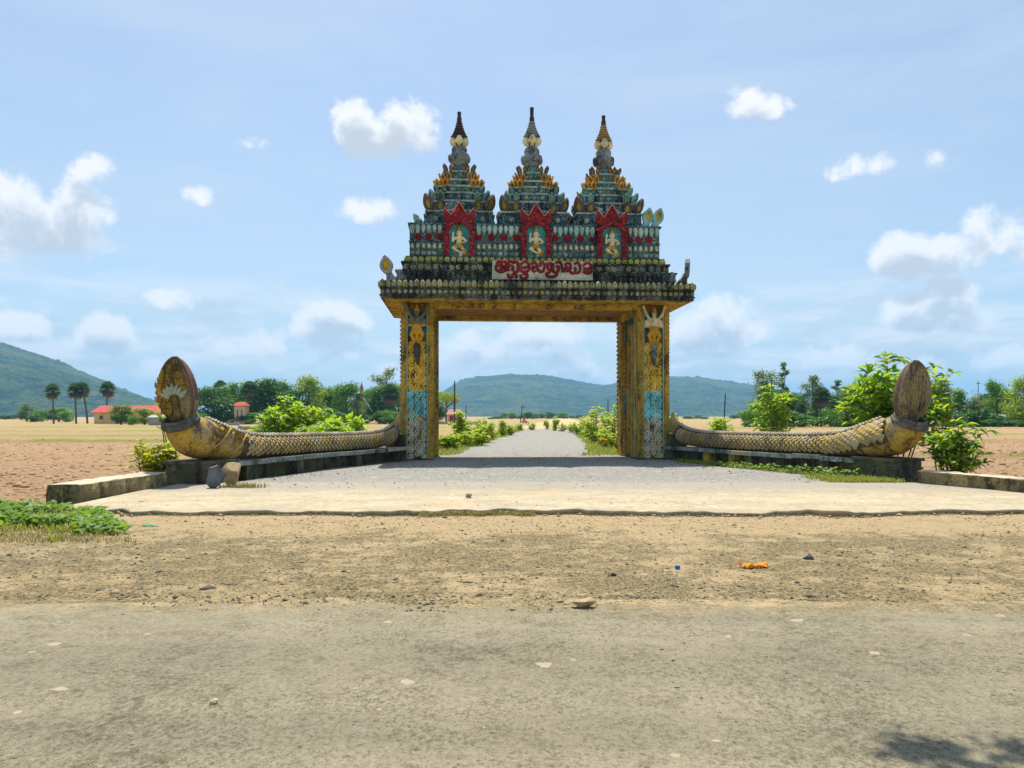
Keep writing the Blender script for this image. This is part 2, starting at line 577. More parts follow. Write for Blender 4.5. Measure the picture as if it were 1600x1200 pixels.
weathered('rosette_dark', (0.52, 0.42, 0.08), (0.22, 0.26, 0.18), mould=0.48, vary=0.7, pale=(0.45, 0.44, 0.34), moss=0.4)
weathered('leaf_rim', (0.12, 0.28, 0.24), (0.22, 0.40, 0.32), mould=0.40, pale=(0.55, 0.60, 0.46), moss=0.3)
weathered('leaf_heart', (0.60, 0.38, 0.02), (0.50, 0.40, 0.04), mould=0.28, moss=0.35)
weathered('leaf_gold', (0.60, 0.33, 0.02), (0.50, 0.24, 0.02), mould=0.26, mcol=(0.10, 0.05, 0.02), pale=(0.45, 0.42, 0.20))
weathered('leaf_brown', (0.17, 0.09, 0.07), (0.11, 0.09, 0.09), mould=0.35, pale=(0.34, 0.30, 0.24))
weathered('leaf_green', (0.28, 0.34, 0.05), (0.44, 0.36, 0.03), mould=0.32, moss=0.6)
weathered('leaf_aqua', (0.20, 0.46, 0.46), (0.34, 0.55, 0.50), mould=0.24, pale=(0.55, 0.62, 0.55))
weathered('finial', (0.34, 0.36, 0.34), (0.20, 0.24, 0.25), mould=0.56, mcol=(0.03, 0.03, 0.035), pale=(0.55, 0.54, 0.48))
weathered('spire', (0.42, 0.25, 0.05), (0.28, 0.22, 0.15), mould=0.42, mcol=(0.03, 0.025, 0.03))
weathered('spire_dark', (0.06, 0.05, 0.06), (0.11, 0.09, 0.07), mould=0.55, mcol=(0.025, 0.02, 0.025))
weathered('sign_board', (0.66, 0.64, 0.46), (0.56, 0.58, 0.44), mould=0.22, mcol=(0.12, 0.20, 0.17), streak=True)
weathered('naga_skin', (0.48, 0.32, 0.07), (0.36, 0.29, 0.17), mould=0.54, mcol=(0.06, 0.05, 0.035), pale=(0.52, 0.48, 0.38))
weathered('naga_scale', (0.54, 0.35, 0.07), (0.44, 0.37, 0.22), mould=0.42, mcol=(0.10, 0.075, 0.04), vary=0.35, pale=(0.46, 0.41, 0.30), streak=False)
weathered('naga_ridge', (0.58, 0.52, 0.38), (0.50, 0.42, 0.26), mould=0.24, mcol=(0.09, 0.07, 0.05))
weathered('naga_throat', (0.52, 0.34, 0.05), (0.42, 0.28, 0.07), mould=0.52, mcol=(0.09, 0.06, 0.02))
weathered('naga_scroll', (0.46, 0.28, 0.03), (0.34, 0.22, 0.04), mould=0.52, mcol=(0.08, 0.055, 0.02))
weathered('hood_face_dark', (0.13, 0.09, 0.03), (0.24, 0.17, 0.06), mould=0.45, mcol=(0.02, 0.018, 0.014))
weathered('hood_face_worn', (0.24, 0.21, 0.14), (0.27, 0.21, 0.09), mould=0.58, mcol=(0.06, 0.05, 0.035), pale=(0.40, 0.38, 0.30))
weathered('hood_back', (0.17, 0.09, 0.07), (0.11, 0.07, 0.06), mould=0.30, mcol=(0.04, 0.03, 0.03), pale=(0.24, 0.17, 0.12))
weathered('hood_petal', (0.52, 0.54, 0.40), (0.40, 0.44, 0.34), mould=0.18, mcol=(0.10, 0.10, 0.07))
weathered('collar', (0.12, 0.11, 0.09), (0.20, 0.18, 0.13), mould=0.5)
weathered('ledge', (0.22, 0.29, 0.28), (0.34, 0.36, 0.31), mould=0.54, mcol=(0.05, 0.06, 0.055), carve=0.4, carve_scale=12.0, pale=(0.55, 0.54, 0.46))
weathered('mould_cement', (0.13, 0.12, 0.075), (0.08, 0.085, 0.05), mould=0.58, mcol=(0.022, 0.024, 0.018), moss=0.4, pale=(0.32, 0.29, 0.2))
weathered('kerb_cement', (0.34, 0.27, 0.12), (0.22, 0.18, 0.09), mould=0.54, mcol=(0.05, 0.045, 0.03), moss=0.15, pale=(0.5, 0.43, 0.28))
weathered('kerb_top', (0.56, 0.49, 0.36), (0.44, 0.38, 0.28), mould=0.14, mcol=(0.12, 0.10, 0.07), streak=False)
weathered('scale_gap', (0.15, 0.10, 0.035), (0.11, 0.09, 0.05), mould=0.5, mcol=(0.045, 0.035, 0.02))
weathered('groove', (0.03, 0.025, 0.02), (0.05, 0.04, 0.03), mould=0.3)


def simple(name, c1, c2=None, scale=6.0, rough=0.85, bump=0.2, vary=0.0, spec=0.25):
    c2 = c2 or tuple(v * 0.75 for v in c1)

    def fn(g, pos):
        n = g.noise(pos, scale, 5, 0.6)
        col = g.mix(g.step(n, 0.3, 0.7), c1, c2)
        if vary:
            col = g.mix(g.math('MULTIPLY', rnd(g), vary), col, tuple(v * 0.45 for v in c1))
        return dict(color=col, rough=rough, spec=spec, normal=g.bump(g.noise(pos, scale * 6, 4, 0.6), bump, 0.02))

    return material(name, fn)


def leafy(name, c1, c2, trans, tf=0.42, scale=0.8, vary=0.35):
    def fn(g, pos):
        n = g.step(g.noise(pos, scale, 3, 0.6), 0.3, 0.7)
        r = rnd(g)
        f = g.math('ADD', g.math('MULTIPLY', n, 1 - vary), g.math('MULTIPLY', r, vary))
        return dict(color=g.mix(f, c1, c2), rough=0.5, spec=0.35, trans=g.mix(f, trans, tuple(v * 0.8 for v in trans)), tf=tf)

    return material(name, fn)


leafy('leaf_bright', (0.13, 0.30, 0.012), (0.20, 0.40, 0.015), (0.42, 0.66, 0.02), 0.5, 3.0, 0.5)
leafy('leaf_lime', (0.34, 0.44, 0.015), (0.20, 0.36, 0.015), (0.62, 0.74, 0.03), 0.5, 3.0, 0.5)
leafy('leaf_yellow', (0.46, 0.44, 0.03), (0.32, 0.38, 0.02), (0.74, 0.72, 0.05), 0.5, 3.0, 0.5)
leafy('leaf_deep', (0.04, 0.11, 0.02), (0.06, 0.15, 0.02), (0.12, 0.26, 0.03), 0.38, 2.0, 0.5)
leafy('crown_dark', (0.035, 0.115, 0.014), (0.06, 0.155, 0.014), (0.09, 0.28, 0.015), 0.38, 0.35)
leafy('crown_mid', (0.07, 0.20, 0.012), (0.12, 0.27, 0.014), (0.20, 0.44, 0.016), 0.4, 0.35)
leafy('crown_lime', (0.18, 0.31, 0.014), (0.27, 0.37, 0.02), (0.42, 0.56, 0.025), 0.42, 0.35)
leafy('crown_grey', (0.10, 0.165, 0.035), (0.16, 0.22, 0.05), (0.22, 0.33, 0.05), 0.36, 0.35)
leafy('crown_bamboo', (0.12, 0.19, 0.02), (0.17, 0.22, 0.03), (0.24, 0.32, 0.04), 0.36, 0.35)
leafy('palm_leaf', (0.04, 0.09, 0.03), (0.075, 0.12, 0.045), (0.09, 0.17, 0.04), 0.3, 0.6)
leafy('grass_blade', (0.20, 0.26, 0.03), (0.32, 0.34, 0.06), (0.40, 0.46, 0.07), 0.4, 0.9, 0.0)
leafy('grass_dry', (0.36, 0.30, 0.12), (0.26, 0.24, 0.07), (0.40, 0.34, 0.12), 0.3, 0.9, 0.0)
leafy('weed_leaf', (0.08, 0.20, 0.015), (0.15, 0.28, 0.02), (0.28, 0.46, 0.03), 0.45, 2.0, 0.0)
simple('bark', (0.16, 0.12, 0.08), (0.09, 0.07, 0.05), 8.0)
simple('bark_pale', (0.30, 0.26, 0.20), (0.20, 0.17, 0.13), 5.0)
simple('twig', (0.11, 0.08, 0.04), (0.07, 0.06, 0.03), 20.0)
simple('dead_frond', (0.26, 0.18, 0.11), (0.18, 0.12, 0.08), 3.0)
simple('wall_yellow', (0.72, 0.55, 0.22), (0.64, 0.47, 0.18), 0.8)
simple('wall_cream', (0.62, 0.50, 0.30), (0.54, 0.42, 0.24), 0.8)
simple('wall_pink', (0.60, 0.40, 0.28), (0.52, 0.34, 0.24), 0.8)
simple('wall_grey', (0.36, 0.35, 0.32), (0.28, 0.27, 0.25), 0.8)
simple('roof_red', (0.50, 0.10, 0.085), (0.40, 0.075, 0.06), 0.9)
simple('roof_tile', (0.48, 0.24, 0.17), (0.40, 0.19, 0.13), 0.9)
simple('roof_tin', (0.42, 0.42, 0.42), (0.30, 0.28, 0.26), 0.9)
simple('glass_dark', (0.03, 0.04, 0.05), (0.05, 0.06, 0.07), 1.0, 0.2, 0.0, 0.0, 0.5)
simple('door_red', (0.34, 0.04, 0.04), (0.26, 0.03, 0.03), 2.0)
simple('spire_red', (0.36, 0.12, 0.07), (0.24, 0.08, 0.05), 1.5)
simple('pole_dark', (0.06, 0.05, 0.05), (0.04, 0.035, 0.035), 2.0)
simple('rubber', (0.02, 0.02, 0.02), (0.03, 0.03, 0.03), 9.0)
simple('shirt_red', (0.45, 0.04, 0.05), (0.38, 0.03, 0.04), 9.0)
simple('cloth_dark', (0.04, 0.04, 0.07), (0.03, 0.03, 0.05), 9.0)
simple('skin', (0.35, 0.20, 0.12), (0.30, 0.17, 0.10), 9.0)
simple('paint_white', (0.6, 0.6, 0.6), (0.5, 0.5, 0.5), 9.0)
simple('rock_grey', (0.17, 0.185, 0.195), (0.08, 0.09, 0.10), 5.0, 0.85, 0.8)
simple('rock_tan', (0.42, 0.32, 0.17), (0.28, 0.20, 0.10), 7.0, 0.85, 0.7)
simple('rock_pale', (0.60, 0.50, 0.34), (0.50, 0.40, 0.26), 18.0, 0.85, 0.5)
simple('rock_dark', (0.07, 0.075, 0.075), (0.04, 0.04, 0.045), 30.0, 0.85, 0.5)
simple('pebble_dark', (0.085, 0.08, 0.075), (0.16, 0.14, 0.11), 3.0, 0.85, 0.3)
simple('pebble_tan', (0.40, 0.31, 0.18), (0.22, 0.17, 0.10), 3.0, 0.85, 0.3)
simple('clod', (0.44, 0.29, 0.16), (0.30, 0.19, 0.105), 2.0, 0.9, 0.3)
simple('cloth_orange', (0.85, 0.32, 0.02), (0.72, 0.24, 0.015), 30.0, 0.8, 0.4)
simple('plastic_blue', (0.02, 0.14, 0.55), (0.02, 0.10, 0.45), 30.0, 0.4, 0.1)
simple('plastic_green', (0.04, 0.55, 0.24), (0.03, 0.45, 0.18), 30.0, 0.4, 0.2)
simple('flower_yellow', (0.85, 0.45, 0.02), (0.80, 0.36, 0.02), 9.0)


# ---------------- ground materials
def gravel_bits(g, pos, col, scale, thr, c, strength=0.9):
    v = g.voro(pos, scale)
    keep = g.math('GREATER_THAN', g.xyz(v.outputs['Color'])[0], thr)
    spot = g.math('MULTIPLY', g.step(v.outputs['Distance'], 0.30, 0.20), keep)
    return g.mix(g.math('MULTIPLY', spot, strength), col, c), spot


def dirt_colour(g, pos):
    n1, n2 = g.noise(pos, 0.75, 6, 0.66), g.noise(pos, 3.2, 6, 0.72)
    sand = g.mix(g.step(n2, 0.3, 0.7), (0.60, 0.455, 0.255), (0.50, 0.370, 0.200))
    grit = g.mix(g.step(g.noise(pos, 26.0, 5, 0.7), 0.38, 0.62), (0.27, 0.225, 0.125), (0.45, 0.345, 0.175))
    x, y, z = g.xyz(pos)
    band = g.math('MULTIPLY', g.step(y, 11.8, 9.8), 0.13)
    f = g.step(g.math('ADD', g.math('ADD', g.math('MULTIPLY', n1, 0.55), g.math('MULTIPLY', n2, 0.45)), band), 0.53, 0.67)
    col = g.mix(g.math('MULTIPLY', f, 0.8), sand, grit)
    col, s1 = gravel_bits(g, pos, col, 24.0, 0.70, (0.10, 0.09, 0.075), 0.8)
    col, s2 = gravel_bits(g, pos, col, 55.0, 0.62, (0.15, 0.13, 0.10), 0.7)
    col, s3 = gravel_bits(g, pos, col, 38.0, 0.82, (0.55, 0.47, 0.34), 0.6)
    mid = g.noise(g.vmath('MULTIPLY', pos, (1, 0.75, 1)), 12.0, 6, 0.8)
    col = g.mix(g.math('MULTIPLY', g.step(mid, 0.53, 0.61), g.math('MULTIPLY_ADD', f, 0.55, 0.22)), col, (0.17, 0.135, 0.075))
    col = g.mix(g.math('MULTIPLY', g.step(mid, 0.46, 0.38), 0.5), col, (0.68, 0.50, 0.27))
    spk = g.noise(g.vmath('MULTIPLY', pos, (1, 0.6, 1)), 30.0, 8, 0.9)
    thr = g.math('SUBTRACT', 0.595, g.math('MULTIPLY', f, 0.085))
    col = g.mix(g.math('MULTIPLY', g.math('GREATER_THAN', spk, thr), 0.8), col, (0.12, 0.098, 0.045))
    col = g.mix(g.math('MULTIPLY', g.math('LESS_THAN', spk, 0.43), 0.45), col, (0.72, 0.56, 0.33))
    h = g.math('ADD', g.math('MULTIPLY', mid, 2.0), g.math('MULTIPLY', g.math('ADD', s1, s2), 0.5))
    return col, h


def asphalt(g, pos):
    x, y, z = g.xyz(pos)
    n1, n2, n3 = g.noise(pos, 0.7, 5, 0.6), g.noise(pos, 4.0, 6, 0.7), g.noise(pos, 60.0, 4, 0.7)
    col = g.mix(g.step(n1, 0.32, 0.68), (0.335, 0.296, 0.200), (0.270, 0.242, 0.165))
    worn = g.step(g.math('ADD', g.math('MULTIPLY', n2, 0.6), g.math('MULTIPLY', g.noise(pos, 1.3, 4, 0.6), 0.4)), 0.50, 0.64)
    rough_patch = g.mix(g.step(n3, 0.40, 0.60), (0.085, 0.075, 0.045), (0.25, 0.215, 0.14))
    col = g.mix(g.math('MULTIPLY', worn, 0.62), col, rough_patch)
    col = g.mix(g.math('MULTIPLY', g.step(n3, 0.56, 0.72), 0.55), col, (0.34, 0.30, 0.215))
    col = g.mix(g.math('MULTIPLY', g.step(n3, 0.44, 0.30), 0.5), col, (0.08, 0.07, 0.05))
    spk = g.noise(g.vmath('MULTIPLY', pos, (1, 0.7, 1)), 42.0, 7, 0.88)
    mid = g.noise(g.vmath('MULTIPLY', pos, (1, 0.8, 1)), 15.0, 6, 0.82)
    patch = g.step(g.noise(pos, 0.9, 4, 0.6), 0.40, 0.62, 0.35, 1.0)
    col = g.mix(g.math('MULTIPLY', g.step(mid, 0.52, 0.62), g.math('MULTIPLY', patch, 0.72)), col, (0.105, 0.092, 0.048))
    col = g.mix(g.math('MULTIPLY', g.step(mid, 0.46, 0.36), 0.45), col, (0.36, 0.32, 0.23))
    thr = g.math('SUBTRACT', 0.585, g.math('MULTIPLY', patch, 0.055))
    dk = g.math('GREATER_THAN', spk, thr)
    col = g.mix(g.math('MULTIPLY', dk, 0.72), col, (0.115, 0.102, 0.05))
    col = g.mix(g.math('MULTIPLY', g.math('LESS_THAN', spk, 0.445), 0.5), col, (0.42, 0.37, 0.27))
    col, s1 = gravel_bits(g, pos, col, 70.0, 0.78, (0.06, 0.055, 0.045), 0.7)
    col, s2 = gravel_bits(g, pos, col, 20.0, 0.90, (0.07, 0.062, 0.05), 0.6)
    lanes = g.step(g.noise(g.vmath('MULTIPLY', pos, (0.07, 1.0, 1)), 1.1, 3, 0.55), 0.35, 0.65, 0.86, 1.03)
    col = g.mix(1.0, col, g.comb(lanes, lanes, lanes), 'MULTIPLY')
    cv = g.voro(g.vmath('ADD', pos, g.vmath('SCALE', g.node('ShaderNodeTexNoise', {'Vector': pos, 'Scale': 2.2, 'Detail': 5.0}).outputs[1], 0.7)), 0.42, 'DISTANCE_TO_EDGE')
    crack = g.math('MULTIPLY', g.step(cv.outputs['Distance'], 0.012, 0.004), g.step(g.noise(pos, 0.6, 3), 0.57, 0.64))
    col = g.mix(g.math('MULTIPLY', crack, 0.6), col, (0.06, 0.05, 0.035))
    # flat pale spills
    v = g.voro(g.vmath('ADD', pos, g.vmath('SCALE', g.node('ShaderNodeTexNoise', {'Vector': pos, 'Scale': 9.0}).outputs[1], 0.10)), 3.6)
    keep = g.xyz(v.outputs['Color'])
    rad = g.math('MULTIPLY', g.math('POWER', keep[0], 3.0), 0.24)
    spill = g.math('MULTIPLY', g.math('LESS_THAN', v.outputs['Distance'], rad), g.math('GREATER_THAN', keep[1], 0.15))
    col = g.mix(g.math('MULTIPLY', spill, 0.8), col, (0.50, 0.42, 0.30))
    dirt, dh = dirt_colour(g, pos)
    edge = g.math('ADD', y, g.math('MULTIPLY', g.math('SUBTRACT', n2, 0.5), 1.6))
    dust = g.step(g.math('ADD', edge, g.math('MULTIPLY', g.math('SUBTRACT', n1, 0.5), 0.9)), 6.05, 6.75)
    col = g.mix(dust, col, g.mix(1.0, dirt, (0.84, 0.83, 0.82), 'MULTIPLY'))
    thin = g.step(g.noise(pos, 0.42, 5, 0.6), 0.48, 0.75, 0.0, 0.5)
    col = g.mix(thin, col, (0.31, 0.265, 0.18))
    h = g.math('ADD', g.math('MULTIPLY', mid, 2.2), g.math('MULTIPLY', n2, g.math('MULTIPLY_ADD', worn, 1.6, 0.4)))
    return dict(color=col, rough=0.92, spec=0.2, normal=g.bump(h, 0.75, 0.02))


def terrain(g, pos):
    at = g.node('ShaderNodeVertexColor', layer_name='zone')
    r, gg, b = g.xyz(at.outputs[0])
    dirt, dh = dirt_colour(g, pos)
    n1, n2 = g.noise(pos, 1.1, 6, 0.65), g.noise(pos, 7.0, 6, 0.72)
    soil = g.mix(g.step(n1, 0.3, 0.7), (0.48, 0.315, 0.175), (0.40, 0.255, 0.14))
    soil = g.mix(g.math('MULTIPLY', g.step(n2, 0.53, 0.63), 0.75), soil, (0.20, 0.125, 0.07))
    soil = g.mix(g.math('MULTIPLY', g.step(n2, 0.47, 0.36), 0.5), soil, (0.50, 0.33, 0.19))
    stub = g.mix(g.step(n1, 0.32, 0.68), (0.42, 0.305, 0.15), (0.34, 0.24, 0.12))
    stub = g.mix(g.math('MULTIPLY', g.step(n2, 0.52, 0.66), 0.5), stub, (0.28, 0.27, 0.06))
    grass = g.mix(g.step(n2, 0.35, 0.65), (0.22, 0.26, 0.04), (0.34, 0.29, 0.10))
    jit = g.math('MULTIPLY', g.math('SUBTRACT', n2, 0.5), 0.9)

    def m(v):
        return g.step(g.math('ADD', v, jit), 0.35, 0.65)

    col = g.mix(m(r), dirt, soil)
    col = g.mix(m(gg), col, stub)
    col = g.mix(m(b), col, grass)
    h = g.math('ADD', dh, g.math('MULTIPLY', g.noise(pos, 5.0, 7, 0.75), g.math('MULTIPLY', r, 2.5)))
    return dict(color=col, rough=0.95, spec=0.15, normal=g.bump(h, 0.9, 0.05))


def slab(g, pos):
    n1, n2 = g.noise(pos, 0.8, 6, 0.62), g.noise(g.vmath('MULTIPLY', pos, (1, 2.2, 1)), 4.0, 6, 0.7)
    col = g.mix(g.step(n1, 0.3, 0.7), (0.50, 0.425, 0.295), (0.41, 0.335, 0.215))
    col = g.mix(g.math('MULTIPLY', g.step(n2, 0.54, 0.68), 0.6), col, (0.31, 0.255, 0.17))
    mid = g.noise(g.vmath('MULTIPLY', pos, (1, 0.6, 1)), 9.0, 7, 0.8)
    col = g.mix(g.math('MULTIPLY', g.step(mid, 0.52, 0.60), 0.5), col, (0.27, 0.225, 0.15))
    col = g.mix(g.math('MULTIPLY', g.step(mid, 0.46, 0.38), 0.5), col, (0.60, 0.53, 0.40))
    x, y, z = g.xyz(pos)
    gm = g.step(g.math('ADD', y, g.math('MULTIPLY', g.math('SUBTRACT', n2, 0.5), 3.4)), 14.7, 17.2)
    grey = g.mix(g.step(g.noise(pos, 30.0, 5, 0.7), 0.38, 0.62), (0.19, 0.185, 0.165), (0.34, 0.32, 0.27))
    col = g.mix(g.math('MULTIPLY', gm, 0.75), col, grey)
    col = g.mix(g.math('MULTIPLY', g.step(g.noise(g.vmath('MULTIPLY', pos, (0.6, 1, 1)), 1.5, 6, 0.7), 0.48, 0.62), 0.5), col, (0.31, 0.27, 0.20))
    col, s1 = gravel_bits(g, pos, col, 30.0, 0.80, (0.16, 0.13, 0.10), 0.7)
    col = g.mix(g.math('MULTIPLY', g.step(g.noise(pos, 0.5, 3), 0.58, 0.70), 0.5), col, (0.50, 0.34, 0.17))
    return dict(color=col, rough=0.92, normal=g.bump(g.math('ADD', n2, g.noise(pos, 40, 4, 0.7)), 0.5, 0.02))


def gravel(g, pos):
    n1, n2 = g.noise(pos, 0.5, 5, 0.6), g.noise(g.vmath('MULTIPLY', pos, (1.0, 0.35, 1)), 2.5, 6, 0.7)
    col = g.mix(g.step(g.noise(pos, 24.0, 5, 0.75), 0.36, 0.64), (0.17, 0.165, 0.15), (0.36, 0.345, 0.31))
    col = g.mix(g.math('MULTIPLY', g.step(n2, 0.52, 0.70), 0.6), col, (0.43, 0.39, 0.31))
    col = g.mix(g.math('MULTIPLY', g.step(n1, 0.56, 0.70), 0.5), col, (0.40, 0.33, 0.21))
    x, y, z = g.xyz(pos)
    spk = g.noise(g.vmath('MULTIPLY', pos, (1, 0.5, 1)), 13.0, 8, 0.88)
    col = g.mix(g.math('MULTIPLY', g.math('GREATER_THAN', spk, 0.55), 0.55), col, (0.12, 0.118, 0.105))
    col = g.mix(g.math('MULTIPLY', g.math('LESS_THAN', spk, 0.44), 0.5), col, (0.50, 0.47, 0.41))
    dm = g.step(g.math('ADD', y, g.math('MULTIPLY', g.math('SUBTRACT', n2, 0.5), 3.0)), 19.4, 17.2)
    col = g.mix(g.math('MULTIPLY', dm, 0.65), col, (0.44, 0.37, 0.26))
    col, s1 = gravel_bits(g, pos, col, 26.0, 0.72, (0.10, 0.10, 0.095), 0.8)
    col, s2 = gravel_bits(g, pos, col, 17.0, 0.86, (0.50, 0.48, 0.42), 0.7)
    return dict(color=col, rough=0.93, normal=g.bump(g.math('ADD', g.noise(pos, 30.0, 6, 0.75), s1), 0.8, 0.03))


def hill(g, pos):
    n1, n2, n3 = g.noise(pos, 0.0035, 6, 0.62), g.noise(pos, 0.02, 6, 0.7), g.noise(pos, 0.07, 4, 0.7)
    col = g.mix(g.step(n2, 0.40, 0.60), (0.016, 0.045, 0.012), (0.085, 0.14, 0.03))
    col = g.mix(g.math('MULTIPLY', g.step(n1, 0.48, 0.62), 0.7), col, (0.17, 0.19, 0.05))
    col = g.mix(g.math('MULTIPLY', g.step(n3, 0.5, 0.68), 0.6), col, (0.018, 0.042, 0.02))
    return dict(color=col, rough=0.95, spec=0.1, normal=g.bump(g.math('ADD', n3, n2), 1.0, 30.0))


for nm, fn in (('asphalt', asphalt), ('terrain', terrain), ('slab', slab), ('gravel_mat', gravel), ('hill', hill)):
    material(nm, fn)

# ------------------------------------------------------------------ the setting: ground, roads, hills, haze
def road_c(y):
    return 0.8 + (y - 39.0) * 0.068


CL = [(12, -9.6), (14, -8.5), (18, -8.1), (22, -7.0), (28, -5.4), (33, -5.2)]
CR = [(12, 13.0), (14, 11.2), (18, 10.2), (22, 9.0), (28, 7.0), (33, 5.9)]


def edge_l(y):
    y = np.asarray(y, float)
    return np.where(y < 33, np.interp(y, [p[0] for p in CL], [p[1] for p in CL]), road_c(y) - 4.8)


def edge_r(y):
    y = np.asarray(y, float)
    return np.where(y < 33, np.interp(y, [p[0] for p in CR], [p[1] for p in CR]), road_c(y) + 5.4)


BUNDS_L = [58.0, 74.0, 96.0, 130.0]
BUNDS_R = [36.0, 57.0, 82.0, 118.0]


def ground_z(x, y):
    x, y = np.asarray(x, float), np.asarray(y, float)
    wob = (fbm(x * 0.7, y * 0.7, 3, 5) - 0.5) * 0.8
    inside = sstep(x - edge_l(y) + wob, -0.7, 0.1) * sstep(edge_r(y) - x + wob, -0.7, 0.1)
    front = sstep(15.0 + wob * 1.2 - y, -0.6, 0.8)
    up = np.maximum(inside, front)
    up = up * sstep(y, 115, 92) if False else up
    z = -0.36 * (1 - up)
    soilz = (fbm(x * 1.6, y * 1.6, 4, 11) - 0.5) * 0.16 * (1 - up) * sstep(90 - y, 0, 30)
    z = z + soilz + (fbm(x * 0.9, y * 0.9, 4, 3) - 0.5) * 0.035 * up * sstep(np.abs(y - 9.7), 7, 3)
    for yb in BUNDS_L:
        z = z + 0.30 * np.exp(-((y - yb - np.sin(x * 0.05) * 1.2) / 0.55) ** 2) * (1 - up) * (x < 0)
    for yb in BUNDS_R:
        z = z + 0.30 * np.exp(-((y - yb - np.sin(x * 0.06 + 1) * 0.8) / 0.5) ** 2) * (1 - up) * (x > 0)
    return z, up


def axis(segs):
    out = []
    for a, b, st in segs:
        out += list(np.arange(a, b - 1e-6, st))
    return np.array(out + [segs[-1][1]])


def geo_axis(a, b, ratio, first):
    v, st = [a], first
    while v[-1] < b:
        v.append(v[-1] + st)
        st *= ratio
    v[-1] = b
    return np.array(v)


xs_p = np.concatenate([axis([(0, 13, 0.16), (13, 40, 0.5)])[:-1], geo_axis(40, 6500, 1.16, 1.0)])
xs = np.concatenate([-xs_p[::-1], xs_p[1:]])
ys = np.concatenate([geo_axis(0, 180, 1.3, 1.0)[::-1] * -1, axis([(0.5, 6, 0.5), (6, 15, 0.12), (15, 40, 0.25), (40, 60, 0.35), (60, 132, 0.7)])[:-1], geo_axis(132, 9000, 1.12, 2.0)])
XX, YY = np.meshgrid(xs, ys, indexing='ij')
ZZ, UP = ground_z(XX, YY)
ter = np_mesh('terrain', np.stack([XX, YY, ZZ], -1).reshape(-1, 3), grid_faces(len(xs), len(ys)), [M['terrain']], True)
left = XX < 2
fld = 1 - UP
soil = np.where(left, sstep(YY, 59, 57), np.maximum(sstep(YY, 76, 70), 0.75 * sstep(np.abs(YY - 102), 16, 12))) * fld
stub = np.where(left, sstep(YY, 57, 59), 1 - np.maximum(sstep(YY, 76, 70), 0.75 * sstep(np.abs(YY - 102), 16, 12))) * fld
gr = np.zeros_like(XX)
for yb in BUNDS_L:
    gr = np.maximum(gr, np.exp(-((YY - yb - np.sin(XX * 0.05) * 1.2) / 0.8) ** 2) * fld * (XX < 0))
for yb in BUNDS_R:
    gr = np.maximum(gr, np.exp(-((YY - yb - np.sin(XX * 0.06 + 1) * 0.8) / 0.7) ** 2) * fld * (XX > 0))
gr = gr * sstep(fbm(XX * .11, YY * .3, 3, 81), .36, .60)
gr = np.maximum(gr, sstep(YY, 30, 33) * sstep(np.abs(XX - road_c(YY)), 7.0, 5.6) * sstep(YY, 100, 92))   # verges of the gravel road
gr = np.maximum(gr, sstep(-XX, 5.6, 7.6) * sstep(YY, 11.2, 12.4) * sstep(YY, 16, 14.6))
gr = np.maximum(gr, 0.35 * sstep(YY, 160, 300))
zone = np.stack([soil, stub, gr, np.ones_like(gr)], -1).reshape(-1, 4).astype(np.float32)
ca = ter.color_attributes.new('zone', 'FLOAT_COLOR', 'POINT')
ca.data.foreach_set('color', zone.ravel())
tag(obj('ground', ter), kind='structure')

# asphalt road the photograph is taken from, ragged edge
rx = axis([(-120, -12, 2.0), (-12, 12, 0.08), (12, 120, 2.0)])
ry = [-14, -6, 0, 3, 5, 6.4]
edge = 6.85 + (fbm(rx * 1.3, rx * 0, 4, 21) - 0.5) * 0.5 - 0.02 * rx * 0
V = []
for i, x in enumerate(rx):
    for y in ry:
        V.append((x, y, 0.03 + 0.012 * float(vnoise(np.array(x * 0.6), np.array(y * 0.6), 4))))
    V.append((x, edge[i] - 0.15, 0.032))
    V.append((x, edge[i], -0.02))
tag(obj('asphalt_road', np_mesh('asphalt_road', V, grid_faces(len(rx), 8), [M['asphalt']], True)), kind='structure')

# broken concrete slab in front of the gate
sx = axis([(-7.55, 10.9, 0.055)])
n1 = fbm(sx * 0.35, sx * 0, 3, 31)
n2 = fbm(sx * 4.0, sx * 0, 3, 33)
fy = 12.72 + (n1 - 0.5) * 0.7 + (n2 - 0.5) * 0.22 + (fbm(sx * 9, sx * 0, 3, 35) - 0.5) * 0.10
bite = np.clip(fbm(sx * 1.1, sx * 0, 2, 37) - 0.66, 0, 1) * 1.6
fy = fy + bite
lip = 0.058 + (n2 - 0.5) * 0.03 + (fbm(sx * 0.8, sx * 0 + 3, 3, 39) - 0.5) * 0.07
V = []
for i, x in enumerate(sx):
    V += [(x, fy[i] + 0.06, -0.05), (x, fy[i] + 0.03, lip[i] * 0.45), (x, fy[i], lip[i]), (x, fy[i] + 0.12, lip[i] + 0.01), (x, fy[i] + 0.5, 0.078), (x, 16.0, 0.085), (x, 18.2, 0.06), (x, 18.45, -0.05)]
tag(obj('concrete_slab', np_mesh('concrete_slab', V, grid_faces(len(sx), 8), [M['slab']], False)), kind='structure')

